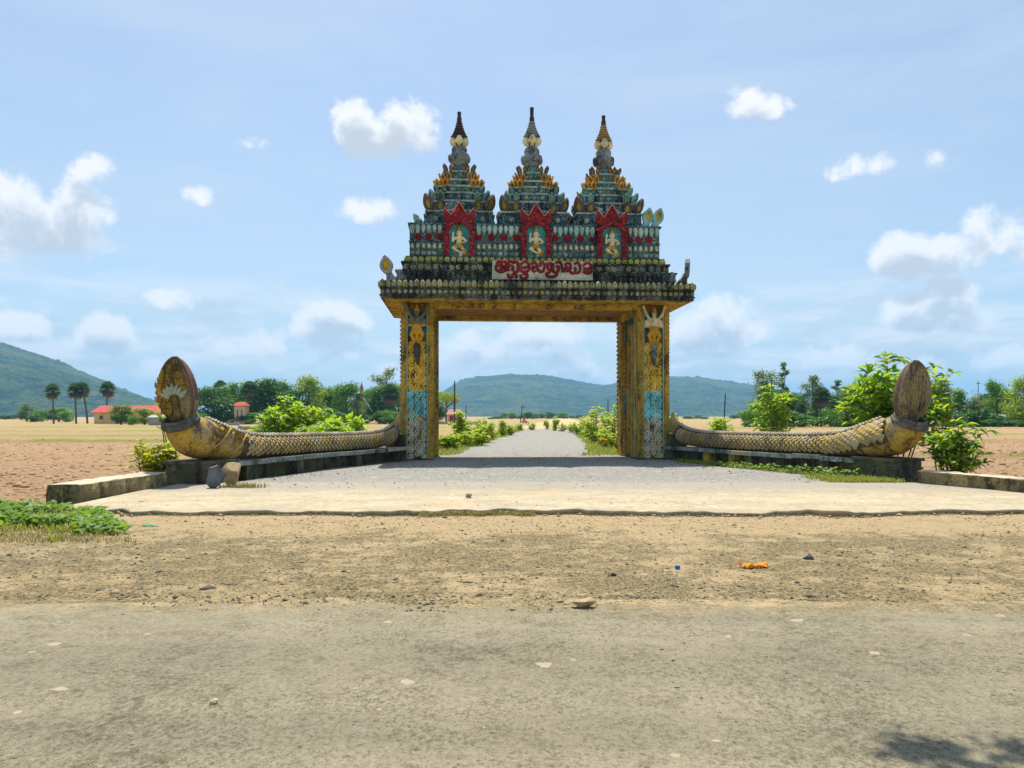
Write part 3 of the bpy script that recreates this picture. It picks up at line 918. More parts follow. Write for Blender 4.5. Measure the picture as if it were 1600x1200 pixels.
# grey gravel track through the gate
py_ = axis([(18.2, 34, 0.2), (34, 92, 0.5)])
V = []
for y in py_:
    n = float(fbm(np.array(y * 0.5), np.array(0.3), 4, 41)) - 0.5
    m = float(fbm(np.array(y * 0.5), np.array(7.3), 4, 43)) - 0.5
    if y < 29:
        l, r = float(edge_l(y)) + 0.7, float(edge_r(y)) - 0.7
    else:
        t = float(sstep(y, 29, 34))
        l = (1 - t) * (float(edge_l(29)) + 0.7) + t * (road_c(y) - 3.1)
        r = (1 - t) * (float(edge_r(29)) - 0.7) + t * (road_c(y) + 3.1)
    l, r = l + n * 0.9, r + m * 0.9
    row = np.linspace(l, r, 25)
    for k, x in enumerate(row):
        zz = 0.03 + 0.03 * float(vnoise(np.array(x * 1.1), np.array(y * 0.25), 8)) if 0 < k < 24 else -0.03
        V.append((x, y, zz))
tag(obj('gravel_track', np_mesh('gravel_track', V, grid_faces(len(py_), 25), [M['gravel_mat']], True)), kind='structure')


# ---------------- hills
def hill_obj(name, sky, y0, yc, yb, npx, seed):
    pxs = np.linspace(sky[0][0], sky[-1][0], npx)
    top = np.interp(pxs, [p[0] for p in sky], [p[1] for p in sky])
    ysr = np.concatenate([np.linspace(y0, yc, 60), np.linspace(yc, yb, 22)[1:]])
    PX, YR = np.meshgrid(pxs, ysr, indexing='ij')
    TOP = np.repeat(top[:, None], len(ysr), 1)
    x = (PX - 800) / F * YR
    t = np.where(YR < yc, (YR - y0) / (yc - y0), (yb - YR) / (yb - yc))
    t = np.clip(t, 0, 1)
    S = np.where(YR < yc, t ** 0.85 * (1.1 - 0.1 * t), np.sin(t * math.pi / 2))
    gully = fbm(x * 0.0045, YR * 0.0012, 4, seed) - 0.5
    base = (HY - TOP) / F * yc
    z = base * S * (1 + gully * 0.9 * (1 - S) * 1.6) + base * 0.05 * (fbm(x * 0.012, YR * 0.012, 3, seed + 3) - 0.5) * S
    z = z + (fbm(x * 0.055, YR * 0.055, 3, seed + 7, 0.8) - 0.5) * 19.0 * sstep(base * S, 0, 20)
    z = np.where(base * S < 0.5, -3.0, z)
    V = np.stack([x, YR, z], -1).reshape(-1, 3)
    tag(obj(name, np_mesh(name, V, grid_faces(len(pxs), len(ysr)), [M['hill']], True)), kind='structure')
    return float(z.max())


h1 = hill_obj('hill', [(-520, 640), (-420, 560), (-300, 500), (-120, 500), (0, 533), (30, 541), (60, 552), (120, 576), (180, 602), (240, 625), (300, 643), (370, 652)], 1500, 2500, 3700, 420, 51)
h2 = hill_obj('hill', [(630, 653), (668, 628), (700, 606), (720, 594), (745, 588), (790, 585), (850, 585), (880, 590), (920, 598), (945, 602), (965, 598), (1050, 587), (1100, 590), (1170, 600), (1240, 612), (1310, 622), (1420, 640), (1520, 653)], 2600, 4000, 5600, 620, 61)
h3 = hill_obj('hill', [(1180, 653), (1280, 640), (1400, 632), (1560, 628), (1700, 622), (1850, 640), (1960, 653)], 5200, 6400, 8200, 260, 71)

HAZE_DENSITY = 1.5e-4
hz = bpy.data.materials.new('haze')
hz.use_nodes = True
hz.node_tree.nodes.clear()
gh = G(hz.node_tree)
pv = gh.node('ShaderNodeVolumePrincipled', {'Color': (0.24, 0.58, 1.0), 'Density': HAZE_DENSITY, 'Anisotropy': 0.0})
ho = gh.node('ShaderNodeOutputMaterial')
hz.node_tree.links.new(pv.outputs[0], ho.inputs['Volume'])
top = max(h1, h2, h3) + 15
hb = MB().box(-7000, 7000, -400, 9300, -7.0, top).build('haze', hz)
tag(hb, 'pale blue haze hanging over the fields and hills', 'haze', kind='stuff')
hb.visible_shadow = True

# ------------------------------------------------------------------ the gate
def leaf_shape(w, h, th, n=7, heart=0.62):
    """thick pointed leaf standing in x-z, facing -y; material 0 rim, 1 heart"""
    ts = [0, .12, .28, .48, .68, .86, 1.0][:n]
    ws = [.42, .72, .95, 1.0, .80, .42, 0.0]
    out = [(-w / 2 * a, h * t) for t, a in zip(ts, ws)] + [(w / 2 * a, h * t) for t, a in list(zip(ts, ws))[-2::-1]]
    k = len(out)
    cz = h * 0.46
    mb = MB()
    bulge = lambda x, z: 0.0
    vs = [(x, th / 2, z) for x, z in out] + [(x, -th / 2, z) for x, z in out]
    vs += [(x * heart, -th / 2 - th * .12, cz + (z - cz) * heart) for x, z in out]
    vs += [(x * heart * .9, -th * .15, cz + (z - cz) * heart * .9) for x, z in out]
    vs += [(0, -th * .42, cz)]
    fs, ms = [tuple(range(k))], [0]
    for a, m in ((0, 0), (k, 0), (2 * k, 0)):
        for i in range(k):
            j = (i + 1) % k
            fs.append((a + i, a + k + i, a + k + j, a + j))
            ms.append(m)
    for i in range(k):
        fs.append((3 * k + i, 4 * k, 3 * k + (i + 1) % k))
        ms.append(1)
    mb.add(vs, fs)
    mb.m = ms
    return mb


def petal_shape(w, h, th):
    out = [(-w * .36, 0), (-w * .5, h * .38), (-w * .34, h * .72), (0, h), (w * .34, h * .72), (w * .5, h * .38), (w * .36, 0)]
    k = len(out)
    vs = [(x, 0, z) for x, z in out] + [(x * .62, -th, h * .4 + (z - h * .4) * .66) for x, z in out] + [(0, -th * .45, h * .4)]
    fs = []
    for i in range(k):
        j = (i + 1) % k
        fs += [(i, k + i, k + j, j), (k + i, 2 * k, k + j)]
    return MB().add(vs, fs)


def rosette_shape(r, th, lobes=8):
    k = lobes * 2
    vs = []
    for rr, y in ((1.0, 0.0), (0.92, -th * .7), (0.5, -th * .35), (0.36, -th * .5), (0.22, -th * 1.1)):
        for i in range(k):
            q = r * rr * (1.0 if i % 2 == 0 or rr < .6 else 0.76)
            a = math.pi * 2 * i / k
            vs.append((q * math.cos(a), y, q * math.sin(a)))
    vs.append((0, -th * 1.2, 0))
    fs = []
    for b in range(4):
        for i in range(k):
            j = (i + 1) % k
            fs.append((b * k + i, b * k + j, (b + 1) * k + j, (b + 1) * k + i))
    for i in range(k):
        fs.append((4 * k + i, 4 * k + (i + 1) % k, 5 * k))
    return MB().add(vs, fs)


def scroll_shape(R, thick, turns=1.5, n=15, tail=True):
    pts, rad = [], []
    if tail:
        pts += [(R * 1.0, 0, -R * 1.5), (R * 1.12, 0, -R * .8)]
        rad += [thick * .35, thick * .8]
    for i in range(n):
        t = i / (n - 1)
        a = t * turns * 2 * math.pi
        r = R * (1 - .82 * t)
        pts.append((r * math.cos(a), -thick * .4 * t, r * math.sin(a)))
        rad.append(thick * (1 - .25 * t))
    mb = MB()
    up = len(mb.v)
    # tube in the x-z plane with a 4-sided section
    n = len(pts)
    vs, fs = [], []
    for i, p in enumerate(pts):
        a, b = pts[max(i - 1, 0)], pts[min(i + 1, n - 1)]
        tx, tz = b[0] - a[0], b[2] - a[2]
        l = math.hypot(tx, tz) or 1
        nx, nz = -tz / l, tx / l
        for (s, y) in ((1, 0.01), (.55, -1), (-.55, -1), (-1, 0.01)):
            vs.append((p[0] + nx * rad[i] * s, p[1] + y * rad[i], p[2] + nz * rad[i] * s))
    for i in range(n - 1):
        for k in range(3):
            fs.append((i * 4 + k, i * 4 + k + 1, (i + 1) * 4 + k + 1, (i + 1) * 4 + k))
    fs += [(0, 3, 2, 1), ((n - 1) * 4, (n - 1) * 4 + 1, (n - 1) * 4 + 2, (n - 1) * 4 + 3)]
    return mb.add(vs, fs)


def TR(x, y, z, rx=0, ry=0, rz=0, s=1.0, sx=None):
    S = Matrix.Diagonal((sx if sx is not None else s, s, s, 1))
    return Matrix.Translation((x, y, z)) @ Euler((rx, ry, rz)).to_matrix().to_4x4() @ S


rg = random.Random(11)
gate = empty('temple_gate', (0.87, 28.0, 0), math.radians(3.8))
tag(gate, 'weathered teal and ochre temple gate with three tiered spires over a gravel track', 'gate')

ME = {
    'bead': MB().box(-.032, .032, -.045, .01, -.036, .036, 0, .012).mesh('bead', M['gold']),
    'scroll': scroll_shape(.085, .034).mesh('scroll', M['column_scroll']),
    'scroll_side': scroll_shape(.10, .036).mesh('scroll_side', M['gold']),
    'scroll_dark': scroll_shape(.10, .036).mesh('scroll_dark', M['petal_moss']),
    'petal_up': petal_shape(.19, .23, .08).mesh('petal_up', M['petal_moss']),
    'petal_small': petal_shape(.13, .21, .05).mesh('petal_small', M['petal_cream']),
    'petal_hang': petal_shape(.17, .34, .06).mesh('petal_hang', M['garland']),
    'rosette_edge': rosette_shape(.082, .05).mesh('rosette_edge', M['rosette_dark']),
    'rosette_row': rosette_shape(.115, .07).mesh('rosette_row', M['rosette']),
    'ring': rosette_shape(.085, .04).mesh('ring', M['petal_pale']),
    'flower': rosette_shape(.125, .07).mesh('flower', M['red_flower']),
    'colonnette': MB().box(-.045, .045, -.06, .02, 0, .30, 0, .012).box(-.06, .06, -.075, .02, .30, .36).mesh('colonnette', M['dark_stone']),
}

# --- columns
for side in (-1, 1):
    u0 = 4.22 * side
    col = MB()
    col.box(-.52, .52, .05, 3.55, 0, 5.56, 0)
    me_col = col.mesh('column', [M['column_carved']])
    c = obj('column', me_col, gate, loc=(u0, 0, 0))
    for k in (-1, 1):
        f = MB().box(min(.36 * k, .57 * k), max(.36 * k, .57 * k), -.02, .5, 0.0, 5.57).build('frame', M['gold'], c)
        MB().box(min(.335 * k, .365 * k), max(.335 * k, .365 * k), -.035, .04, .02, 5.5).build('edge_strip', M['teal_line'], c)
        for i in range(36):
            z = .14 + i * .148
            obj('bead', ME['bead'], c, mw=TR(.43 * k, -.02, z, 0, 0, 0, 1.1))
            obj('bead', ME['bead'], c, mw=TR(.57 * k, .10, z + .05, 0, 0, math.pi / 2 * k, 1.0))
    inner = -side
    # deep inner face: recessed panel and rear pier
    b = MB().box(min(.50 * inner, .575 * inner), max(.50 * inner, .575 * inner), 2.0, 3.6, 0, 5.57)
    b.build('rear_pier', M['column_side_carved'], c)
    for i in range(30):
        obj('bead', ME['bead'], c, mw=TR(.575 * inner, 2.12, .14 + i * .178, 0, 0, math.pi / 2 * inner, 1.5))
        obj('bead', ME['bead'], c, mw=TR(.575 * inner, 3.48, .14 + i * .178, 0, 0, math.pi / 2 * inner, 1.5))
    for i in range(17):
        obj('side_scroll', ME['scroll_side'], c, mw=TR(.577 * inner, 2.8, .3 + i * .30, 0, rg.choice((0, .9, 3.9, 2.4)), math.pi / 2 * inner, 2.6))
    b = MB().box(min(.50 * inner, .535 * inner), max(.50 * inner, .535 * inner), .62, 1.95, 0, 5.3)
    b.build('side_panel', M['column_side_carved'], c)
    MB().box(min(.535 * inner, .575 * inner), max(.535 * inner, .575 * inner), .50, .62, 0, 5.4).build('edge_strip', M['teal_line'], c)
    MB().box(min(-.50 * inner, -.575 * inner), max(-.50 * inner, -.575 * inner), .5, 3.6, 0, 5.57).build('side_panel', M['gold_dark'], c)
    for i in range(19):
        for j in range(2):
            z = .25 + i * .255 + j * .12
            obj('side_scroll', ME['scroll_side'], c, mw=TR(.535 * inner, .95 + j * .65, z, 0, rg.choice((0, .9, -.9, 2.4)), math.pi / 2 * inner, 1.5 + rg.random() * .4))
    for i in range(21):
        for j in range(3):
            z = .18 + i * .198 + (j % 2) * .10
            if z > 4.35:
                continue
            flip = -1.0 if (i + j) % 2 else 1.0
            m = TR((j - 1) * .215, .05, z, 0, rg.uniform(-.7, .7) + (0 if i % 2 else 2.2), 0, 1.12 + rg.random() * .25)
            obj('scroll', ME['scroll'], c, mw=m @ Matrix.Diagonal((flip, 1, 1, 1)))
    MB().box(-.60, .60, -.06, 3.64, -.05, .10, 0, .02).build('plinth', M['mould_cement'], c)
    # capital under the cornice
    MB().box(-.60, .60, .5, 3.64, 5.25, 5.575).build('capital', M['gold_soffit'], c)
    # garuda holding up the cornice
    gm = MB()
    cap = lambda p, q, r0, r1: (gm.tube([p, ((p[0] + q[0]) / 2, (p[1] + q[1]) / 2, (p[2] + q[2]) / 2), q], [r0, (r0 + r1) / 2, r1], 8), gm.ball(p, r0), gm.ball(q, r1))
    y = -.10
    cap((0, y, 4.70), (0, y, 4.98), .115, .15)
    gm.ball((0, y - .05, 5.0), .13, sx=1.25)
    cap((0, y, 5.05), (0, y - .02, 5.16), .06, .06)
    gm.ball((0, y - .05, 5.22), .095, sz=1.2)
    gm.lathe([(.10, 5.26), (.105, 5.30), (.075, 5.36), (.05, 5.44), (.012, 5.53)], 10, cx=0, cy=y - .03)
    gm.ball((0, y - .15, 5.20), .03)
    gm.ball((0, y, 4.66), .175, sx=1.1, sy=.7, sz=.8)
    for k in (-1, 1):
        cap((.13 * k, y, 5.03), (.27 * k, y - .03, 5.20), .07, .058)
        cap((.27 * k, y - .03, 5.20), (.37 * k, y - .02, 5.46), .058, .045)
        gm.ball((.39 * k, y - .02, 5.50), .06, sz=1.3)
        cap((.09 * k, y, 4.62), (.19 * k, y - .05, 4.47), .095, .075)
        cap((.19 * k, y - .05, 4.47), (.11 * k, y, 4.22), .07, .05)
        gm.ball((.11 * k, y - .05, 4.19), .055, sy=1.6, sz=.7)
        gm.box(min(.12 * k, .34 * k), max(.12 * k, .34 * k), y + .02, y + .08, 4.75, 5.05, 0, .02)
    cap((0, y + .02, 4.6), (0, y + .02, 4.28), .11, .05)
    me = fused('garuda', gm, [M['statue_dark'] if side < 0 else M['statue_skin'], M['statue_cloth']], .022)
    for p in me.polygons:
        if p.center.z < 4.80 and abs(p.center.x) < .3 or p.center.z > 5.27 and abs(p.center.x) < .13:
            p.material_index = 1
    o = obj('garuda', me, c)
    o['label'] = 'winged figure with raised arms, its head and chest blackened' if side < 0 else 'pale winged figure with raised arms under the cornice'
    km = MB().ball((0, -.04, 4.02), .15, sy=.6).ball((-.06, -.11, 4.05), .035).ball((.06, -.11, 4.05), .035).ball((0, -.13, 3.98), .045)
    km.tube([(0, -.03, 3.95), (0, -.06, 3.75), (0.02, -.05, 3.55), (.05, 0, 3.38)], [.13, .12, .08, .03], 8, flat=.6)
    obj('mask', fused('mask', km, [M['spire_dark'] if side < 0 else M['finial']], .022), c)

# --- lintels, soffit, cornice slab
MB().box(-3.66, 3.66, .05, .45, 5.42, 5.578).build('front_lintel', M['gold_soffit'], gate)
MB().box(-3.66, 3.66, 3.12, 3.56, 5.37, 5.578).build('rear_lintel', M['gold_soffit'], gate)
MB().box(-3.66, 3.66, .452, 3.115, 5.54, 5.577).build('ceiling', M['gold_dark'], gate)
MB().box(-5.32, 5.32, -.92, 4.42, 5.58, 5.605).build('soffit', M['gold_soffit'], gate)
sl = MB().box(-5.40, 5.40, -1.0, 4.5, 5.607, 6.20)
sl.box(-5.44, 5.44, -1.04, 4.54, 5.70, 5.73).box(-5.43, 5.43, -1.03, 4.53, 5.92, 5.95)
corn = sl.build('cornice', M['dark_stone'], gate)
n = 56
for i in range(n):
    u = -5.34 + i * (10.68 / (n - 1))
    obj('petal', ME['petal_up'], corn, mw=TR(u, -1.0, 5.99 + rg.uniform(-.012, .012), -.05, 0, 0, 1.12 * rg.uniform(.92, 1.05)))
    obj('rosette', ME['rosette_edge'], corn, mw=TR(u, -1.0, 5.825, 0, rg.random(), 0, rg.uniform(.95, 1.08)))
for sd in (-1, 1):
    for i in range(28):
        v = -.92 + i * .2
        obj('petal', ME['petal_up'], corn, mw=TR(5.4 * sd, v, 5.97, 0, 0, math.pi / 2 * sd, 1.1))
# --- stepped tiers
ta = MB().box(-4.9, 4.9, -.45, 3.95, 6.20, 6.62).box(-4.95, 4.95, -.5, 4.0, 6.605, 6.66).build('lower_tier', M['dark_stone'], gate)
for i in range(58):
    u = -4.8 + i * (9.6 / 57)
    if -1.75 < u < 1.98:
        continue
    obj('colonnette', ME['colonnette'], ta, mw=TR(u, -.45, 6.225))
tb = MB().box(-4.72, 4.72, -.2, 3.7, 6.66, 6.98).box(-4.77, 4.77, -.25, 3.75, 6.95, 7.01).build('middle_tier', M['dark_stone'], gate)
for i in range(36):
    u = -4.6 + i * (9.2 / 35)
    if -1.75 < u < 1.98:
        continue
    obj('scroll', ME['scroll_dark'], tb, mw=TR(u, -.2, 6.81, 0, rg.choice((0, 1.6, 3.1, 4.7)), 0, .85))
tr = MB().box(-4.62, 4.62, .0, 3.5, 7.01, 7.24).build('upper_tier', M['dark_stone'], gate)
for i in range(41):
    obj('rosette', ME['rosette_row'], tr, mw=TR(-4.52 + i * .226, 0, 7.125, 0, rg.random(), 0, rg.uniform(.92, 1.05)))
for sd in (-1, 1):
    for i in range(14):
        obj('rosette', ME['rosette_row'], tr, mw=TR(4.62 * sd, .15 + i * .24, 7.125, 0, rg.random(), math.pi / 2 * sd))
main = MB().box(-4.5, 4.5, .25, 3.3, 7.24, 8.40).box(-4.56, 4.56, .19, 3.36, 8.40, 8.46).box(-4.53, 4.53, .215, 3.33, 7.80, 7.83).build('frieze', M['teal_dark'], gate)
NI = (-2.74, 0.0, 2.74)
for i in range(46):
    u = -4.4 + i * (8.8 / 45)
    if any(abs(u - q) < .62 for q in NI):
        continue
    obj('garland', ME['petal_hang'], main, mw=TR(u, .22, 8.41, 0, math.pi, 0, rg.uniform(.9, 1.1) * (1.0 if i % 3 else 1.15)) @ Matrix.Diagonal((1, 1, 1, 1)))
    obj('petal', ME['petal_small'], main, mw=TR(u, .245, 7.56, 0, 0, 0, rg.uniform(.95, 1.1)))
    obj('ring', ME['ring'], main, mw=TR(u, .245, 7.40, 0, rg.random(), 0, rg.uniform(.95, 1.1)))
for u in (-4.2, -3.83, -3.45, -2.05, -1.60, -1.14, -.70, .70, 1.14, 1.60, 2.05, 3.40, 3.76, 4.12):
    o = obj('flower', ME['flower'], main, mw=TR(u, .24, 7.98, 0, rg.random(), 0, rg.uniform(.95, 1.08)))

# --- niches with dancing figures
dm = MB()
cap = lambda p, q, r0, r1: (dm.tube([p, q], [r0, r1], 8), dm.ball(p, r0), dm.ball(q, r1))
cap((0, 0, .40), (.01, 0, .64), .085, .11)
dm.ball((0, -.01, .50), .10, sy=.9)
cap((0, 0, .66), (0, 0, .74), .045, .045)
dm.ball((0, -.01, .80), .078, sz=1.15)
dm.ball((0, -.09, .79), .018).ball((-.085, 0, .79), .028, sz=1.6).ball((.085, 0, .79), .028, sz=1.6)
dm.lathe([(.085, .85), (.09, .88), (.06, .93), (.045, 1.0), (.012, 1.10)], 10)
cap((-.12, 0, .65), (-.23, -.03, .53), .05, .042)
cap((-.23, -.03, .53), (-.21, -.07, .76), .042, .032)
dm.ball((-.205, -.08, .80), .04)
cap((.12, 0, .65), (.24, -.03, .53), .05, .042)
cap((.24, -.03, .53), (.12, -.10, .46), .042, .034)
dm.ball((0, 0, .37), .125, sy=.8, sz=.7)
cap((.06, 0, .36), (.13, -.06, .20), .08, .058)
cap((.13, -.06, .20), (.02, -.02, .03), .055, .038)
dm.ball((.05, -.05, .02), .045, sx=1.6, sz=.7)
cap((-.07, 0, .37), (-.21, -.08, .27), .08, .058)
cap((-.21, -.08, .27), (-.02, -.09, .15), .055, .04)
dm.ball((.02, -.10, .12), .04, sx=1.5, sz=.8)
dm.ball((.17, .02, .16), .10, sy=.5, sz=1.4)
dm.ball((-.15, .03, .20), .07, sy=.5, sz=1.3)
dme = fused('dancing_figure', dm, [M['statue_skin'], M['statue_cloth']], .016, 1)
for p in dme.polygons:
    q = p.center
    if q.z > .875 or (.30 < q.z < .44 and abs(q.x) < .16) or (q.x > .13 and q.z < .34 and q.y > -.04) or (q.x < -.12 and q.z < .3 and q.y > -.02):
        p.material_index = 1
for u in NI:
    nb = MB()
    for k in (-1, 1):
        for s in range(5):
            z0 = 7.245 + s * .196
            nb.box(min(.34 * k, .54 * k), max(.34 * k, .54 * k), .03, .30, z0, z0 + .186, 0, .014)
        nb.box(min(.31 * k, .60 * k), max(.31 * k, .60 * k), -.01, .30, 8.225, 8.33, 0, .02)
    arch = [(-.44, .06, 8.16), (-.41, .03, 8.29), (-.28, .01, 8.38), (-.12, 0, 8.45), (0, -.02, 8.53), (.12, 0, 8.45), (.28, .01, 8.38), (.41, .03, 8.29), (.44, .06, 8.16)]
    nb.tube(arch, [.06, .07, .075, .075, .08, .075, .075, .07, .06], 8)
    half = [(0, 9.19), (.10, 9.04), (.20, 8.86), (.285, 8.74), (.42, 8.86), (.535, 8.99), (.56, 8.75), (.545, 8.54), (.42, 8.44), (0, 8.42)]
    outl = [(-x, z) for x, z in half] + [(x, z) for x, z in half[-2:0:-1]]
    nb.prism(outl, .06, .30)
    inner = [(x * .62, 8.48 + (z - 8.42) * .66) for x, z in [(-.32, 8.5), (-.28, 8.74), (0, 9.19), (.28, 8.74), (.32, 8.5)]]
    nb.prism(inner, .02, .08)
    inner = [(x * .30, 8.54 + (z - 8.42) * .42) for x, z in [(-.32, 8.5), (-.28, 8.74), (0, 9.19), (.28, 8.74), (.32, 8.5)]]
    nb.prism(inner, -.01, .05)
    for k in (-1, 1):
        nb.ball((.40 * k, .07, 8.60), .085, sy=.6)
        nb.ball((.24 * k, .06, 8.58), .06, sy=.6)
    tube_top = [(-x, .07, z) for x, z in half[5::-1]] + [(x, .07, z) for x, z in half[1:6]]
    nb.tube(tube_top, .020, 5, 1)
    nn = nb.build('niche', [M['red'], M['red_edge']], gate, loc=(u, 0, 0))
    MB().box(-.35, .35, .17, .245, 7.245, 8.44).build('niche_back', M['teal_plain'], nn)
    obj('dancing_figure', dme, nn, loc=(0, .10, 7.27), scale=(1.02, 1.0, 1.0))

# --- towers
LM = {
    'big': leaf_shape(.40, .62, .11).mesh('antefix_big', [M['leaf_brown'], M['leaf_green']]),
    'pale': leaf_shape(.24, .38, .07).mesh('antefix_pale', [M['leaf_rim'], M['petal_pale']]),
    'gold': leaf_shape(.19, .33, .07).mesh('antefix_gold', [M['leaf_gold'], M['leaf_brown']]),
    'brown': leaf_shape(.15, .29, .06).mesh('antefix_brown', [M['leaf_brown'], M['leaf_gold']]),
    'aqua': leaf_shape(.42, .62, .12).mesh('antefix_aqua', [M['leaf_aqua'], M['leaf_heart']]),
    'stone': leaf_shape(.44, .62, .14).mesh('antefix_stone', [M['finial'], M['leaf_heart']]),
}
hm = MB()
hm.ball((0, -.12, .0), .118, seg=14, rings=10, sx=.84, sz=1.38)
hm.ball((0, -.215, -.01), .026, sz=1.6).ball((0, -.20, -.075), .034, sx=1.3, sz=.6).ball((-.045, -.195, .035), .028, sx=1.3, sz=.6).ball((.045, -.195, .035), .028, sx=1.3, sz=.6)
hm.ball((-.105, -.08, -.02), .03, sz=2.2).ball((.105, -.08, -.02), .03, sz=2.2)
hm.tube([(0, -.02, -.2), (0, -.02, .16)], .06, 10)
hme = fused('face', hm, [M['statue_skin']], .014, 1)
bulb_petal = petal_shape(.20, .30, .07).mesh('bulb_petal', M['finial'])
TIERS = [(8.46, 9.02, 1.20, 5), (9.02, 9.42, 1.02, 0), (9.42, 9.75, .90, 5), (9.75, 10.03, .78, 1), (10.03, 10.30, .62, 2), (10.30, 10.65, .48, 2)]
for ti, u in enumerate(NI):
    tw = MB()
    for (z0, z1, hw, m) in TIERS:
        tw.box(-hw, hw, -hw, hw, z0, z1 - .06, m, .02)
        tw.box(-hw - .03, hw + .03, -hw - .03, hw + .03, z1 - .06, z1, 4)
        b = hw * .52
        tw.box(-b - .02, b + .02, -hw - .11, hw + .11, z1 - .055, z1 + .014, 4)
        tw.box(-hw - .11, hw + .11, -b - .02, b + .02, z1 - .056, z1 + .013, 4)
        tw.box(-b, b, -hw - .09, hw + .09, z0 + .003, z1 + .012, 1 if m == 2 else m, .01)
        tw.box(-hw - .09, hw + .09, -b, b, z0 + .002, z1 + .010, 1 if m == 2 else m, .01)
    tw.box(-.21, .21, -.24, .24, 10.65, 10.95, 3, .02)
    tw.box(-.24, .24, -.21, .21, 10.649, 10.949, 3, .02)
    to = tw.build('tower', [M['teal_carved'], M['teal_tier'], M['gold_tier'], M['teal_plain'], M['tier_edge'], M['teal_dark']], gate, loc=(u, 1.8, 0))
    for k in range(4):
        R = Matrix.Rotation(k * math.pi / 2, 4, 'Z')

        def put(kind, x, y, z, tilt, s=1.0, rz=0.0):
            jit = rg.uniform(-.06, .06)
            if rg.random() < .04:
                return
            obj('antefix', LM[kind], to, mw=R @ TR(x, y, z, tilt * 1.7 + .06 + jit, rg.uniform(-.05, .05), rz, s * rg.uniform(.93, 1.07)))
        for sgn in (-1, 1):
            put('big', 1.02 * sgn, -1.02, 9.02, .22, 1.0, math.pi / 4 * sgn)
            put('big', .68 * sgn, -1.10, 9.0, .16, .72)
            put('pale', .92 * sgn, -.92, 9.42, .25, 1.1, math.pi / 4 * sgn)
            put('pale', .66 * sgn, -.97, 9.42, .18, 1.0)
            put('pale', .80 * sgn, -.80, 9.75, .25, .85, math.pi / 4 * sgn)
            put('gold', .72 * sgn, -.72, 10.00, .30, .95, math.pi / 4 * sgn)
            put('gold', .52 * sgn, -.80, 10.00, .22, .95)
            put('gold', .60 * sgn, -.60, 10.06, .18, .9, math.pi / 4 * sgn)
            put('gold', .38 * sgn, -.64, 10.28, .18, .95)
            put('gold', .54 * sgn, -.54, 10.28, .22, .9, math.pi / 4 * sgn)
            put('brown', .46 * sgn, -.46, 10.62, .24, 1.05, math.pi / 4 * sgn)
            put('brown', .31 * sgn, -.50, 10.63, .18, 1.05)
            put('brown', .17 * sgn, -.44, 10.64, .10, 1.05)
        for j in range(5):
            obj('rosette', ME['ring'], to, mw=R @ TR((j - 2) * .42, -1.205 - (.09 if abs(j - 2) < 2 else 0), 8.72, 0, rg.random(), 0, 1.25))
            obj('scroll', ME['scroll_side'] if False else ME['ring'], to, mw=R @ TR((j - 2) * .3, -.93 - (.07 if abs(j - 2) < 2 else 0) + (.0), 9.58, 0, rg.random(), 0, 1.0))
            obj('rosette', ME['ring'], to, mw=R @ TR((j - 2) * .26, -.80 - (.07 if abs(j - 2) < 2 else 0), 9.88, 0, rg.random(), 0, .85))
    # bud, four faces, crown, tip
    ex = .16 if ti == 1 else 0.0
    bd = MB().lathe([(.20, 10.95), (.24, 11.0), (.33, 11.14), (.37, 11.28), (.34, 11.42), (.27, 11.50), (.28, 11.55), (.30, 11.58), (.28, 11.66), (.20, 11.72 + ex * .3)], 14)
    bo = bd.build('bud', M['finial'], to, True)
    for i in range(8):
        a = i * math.pi / 4 + .2
        obj('bud_petal', bulb_petal, to, mw=TR(.33 * math.sin(a), -.33 * math.cos(a), 11.13, .12, 0, a, 1.0))
    zf = 11.92 + ex * .5
    for k in range(4):
        a = k * math.pi / 2
        obj('face', hme, to, mw=TR(.075 * math.sin(a), -.075 * math.cos(a), zf, 0, 0, a, 1.2))
    MB().lathe([(.15, zf - .22), (.13, zf), (.16, zf + .16)], 10).build('core', M['spire_dark'], to)
    cr = MB()
    prof = []
    z, r = zf + .13, .29
    for s in range(6):
        prof += [(r * .86, z), (r + .03, z + .012), (r + .03, z + .05), (r * .84, z + .062), (r * .80, z + .10)]
        z += .103
        r *= .80
    cr.lathe(prof, 12)
    cr.build('crown', [M['spire_dark'], M['finial'], M['spire']][ti], to)
    tp = MB().lathe([(r * 1.25, z), (r * 1.35, z + .03), (.075, z + .06), (.105, z + .09), (.07, z + .12), (.095, z + .15), (.065, z + .18), (.070, z + .26), (.074, z + .36 + ex)], 10)
    tp.build('tip', M['spire_dark'], to)

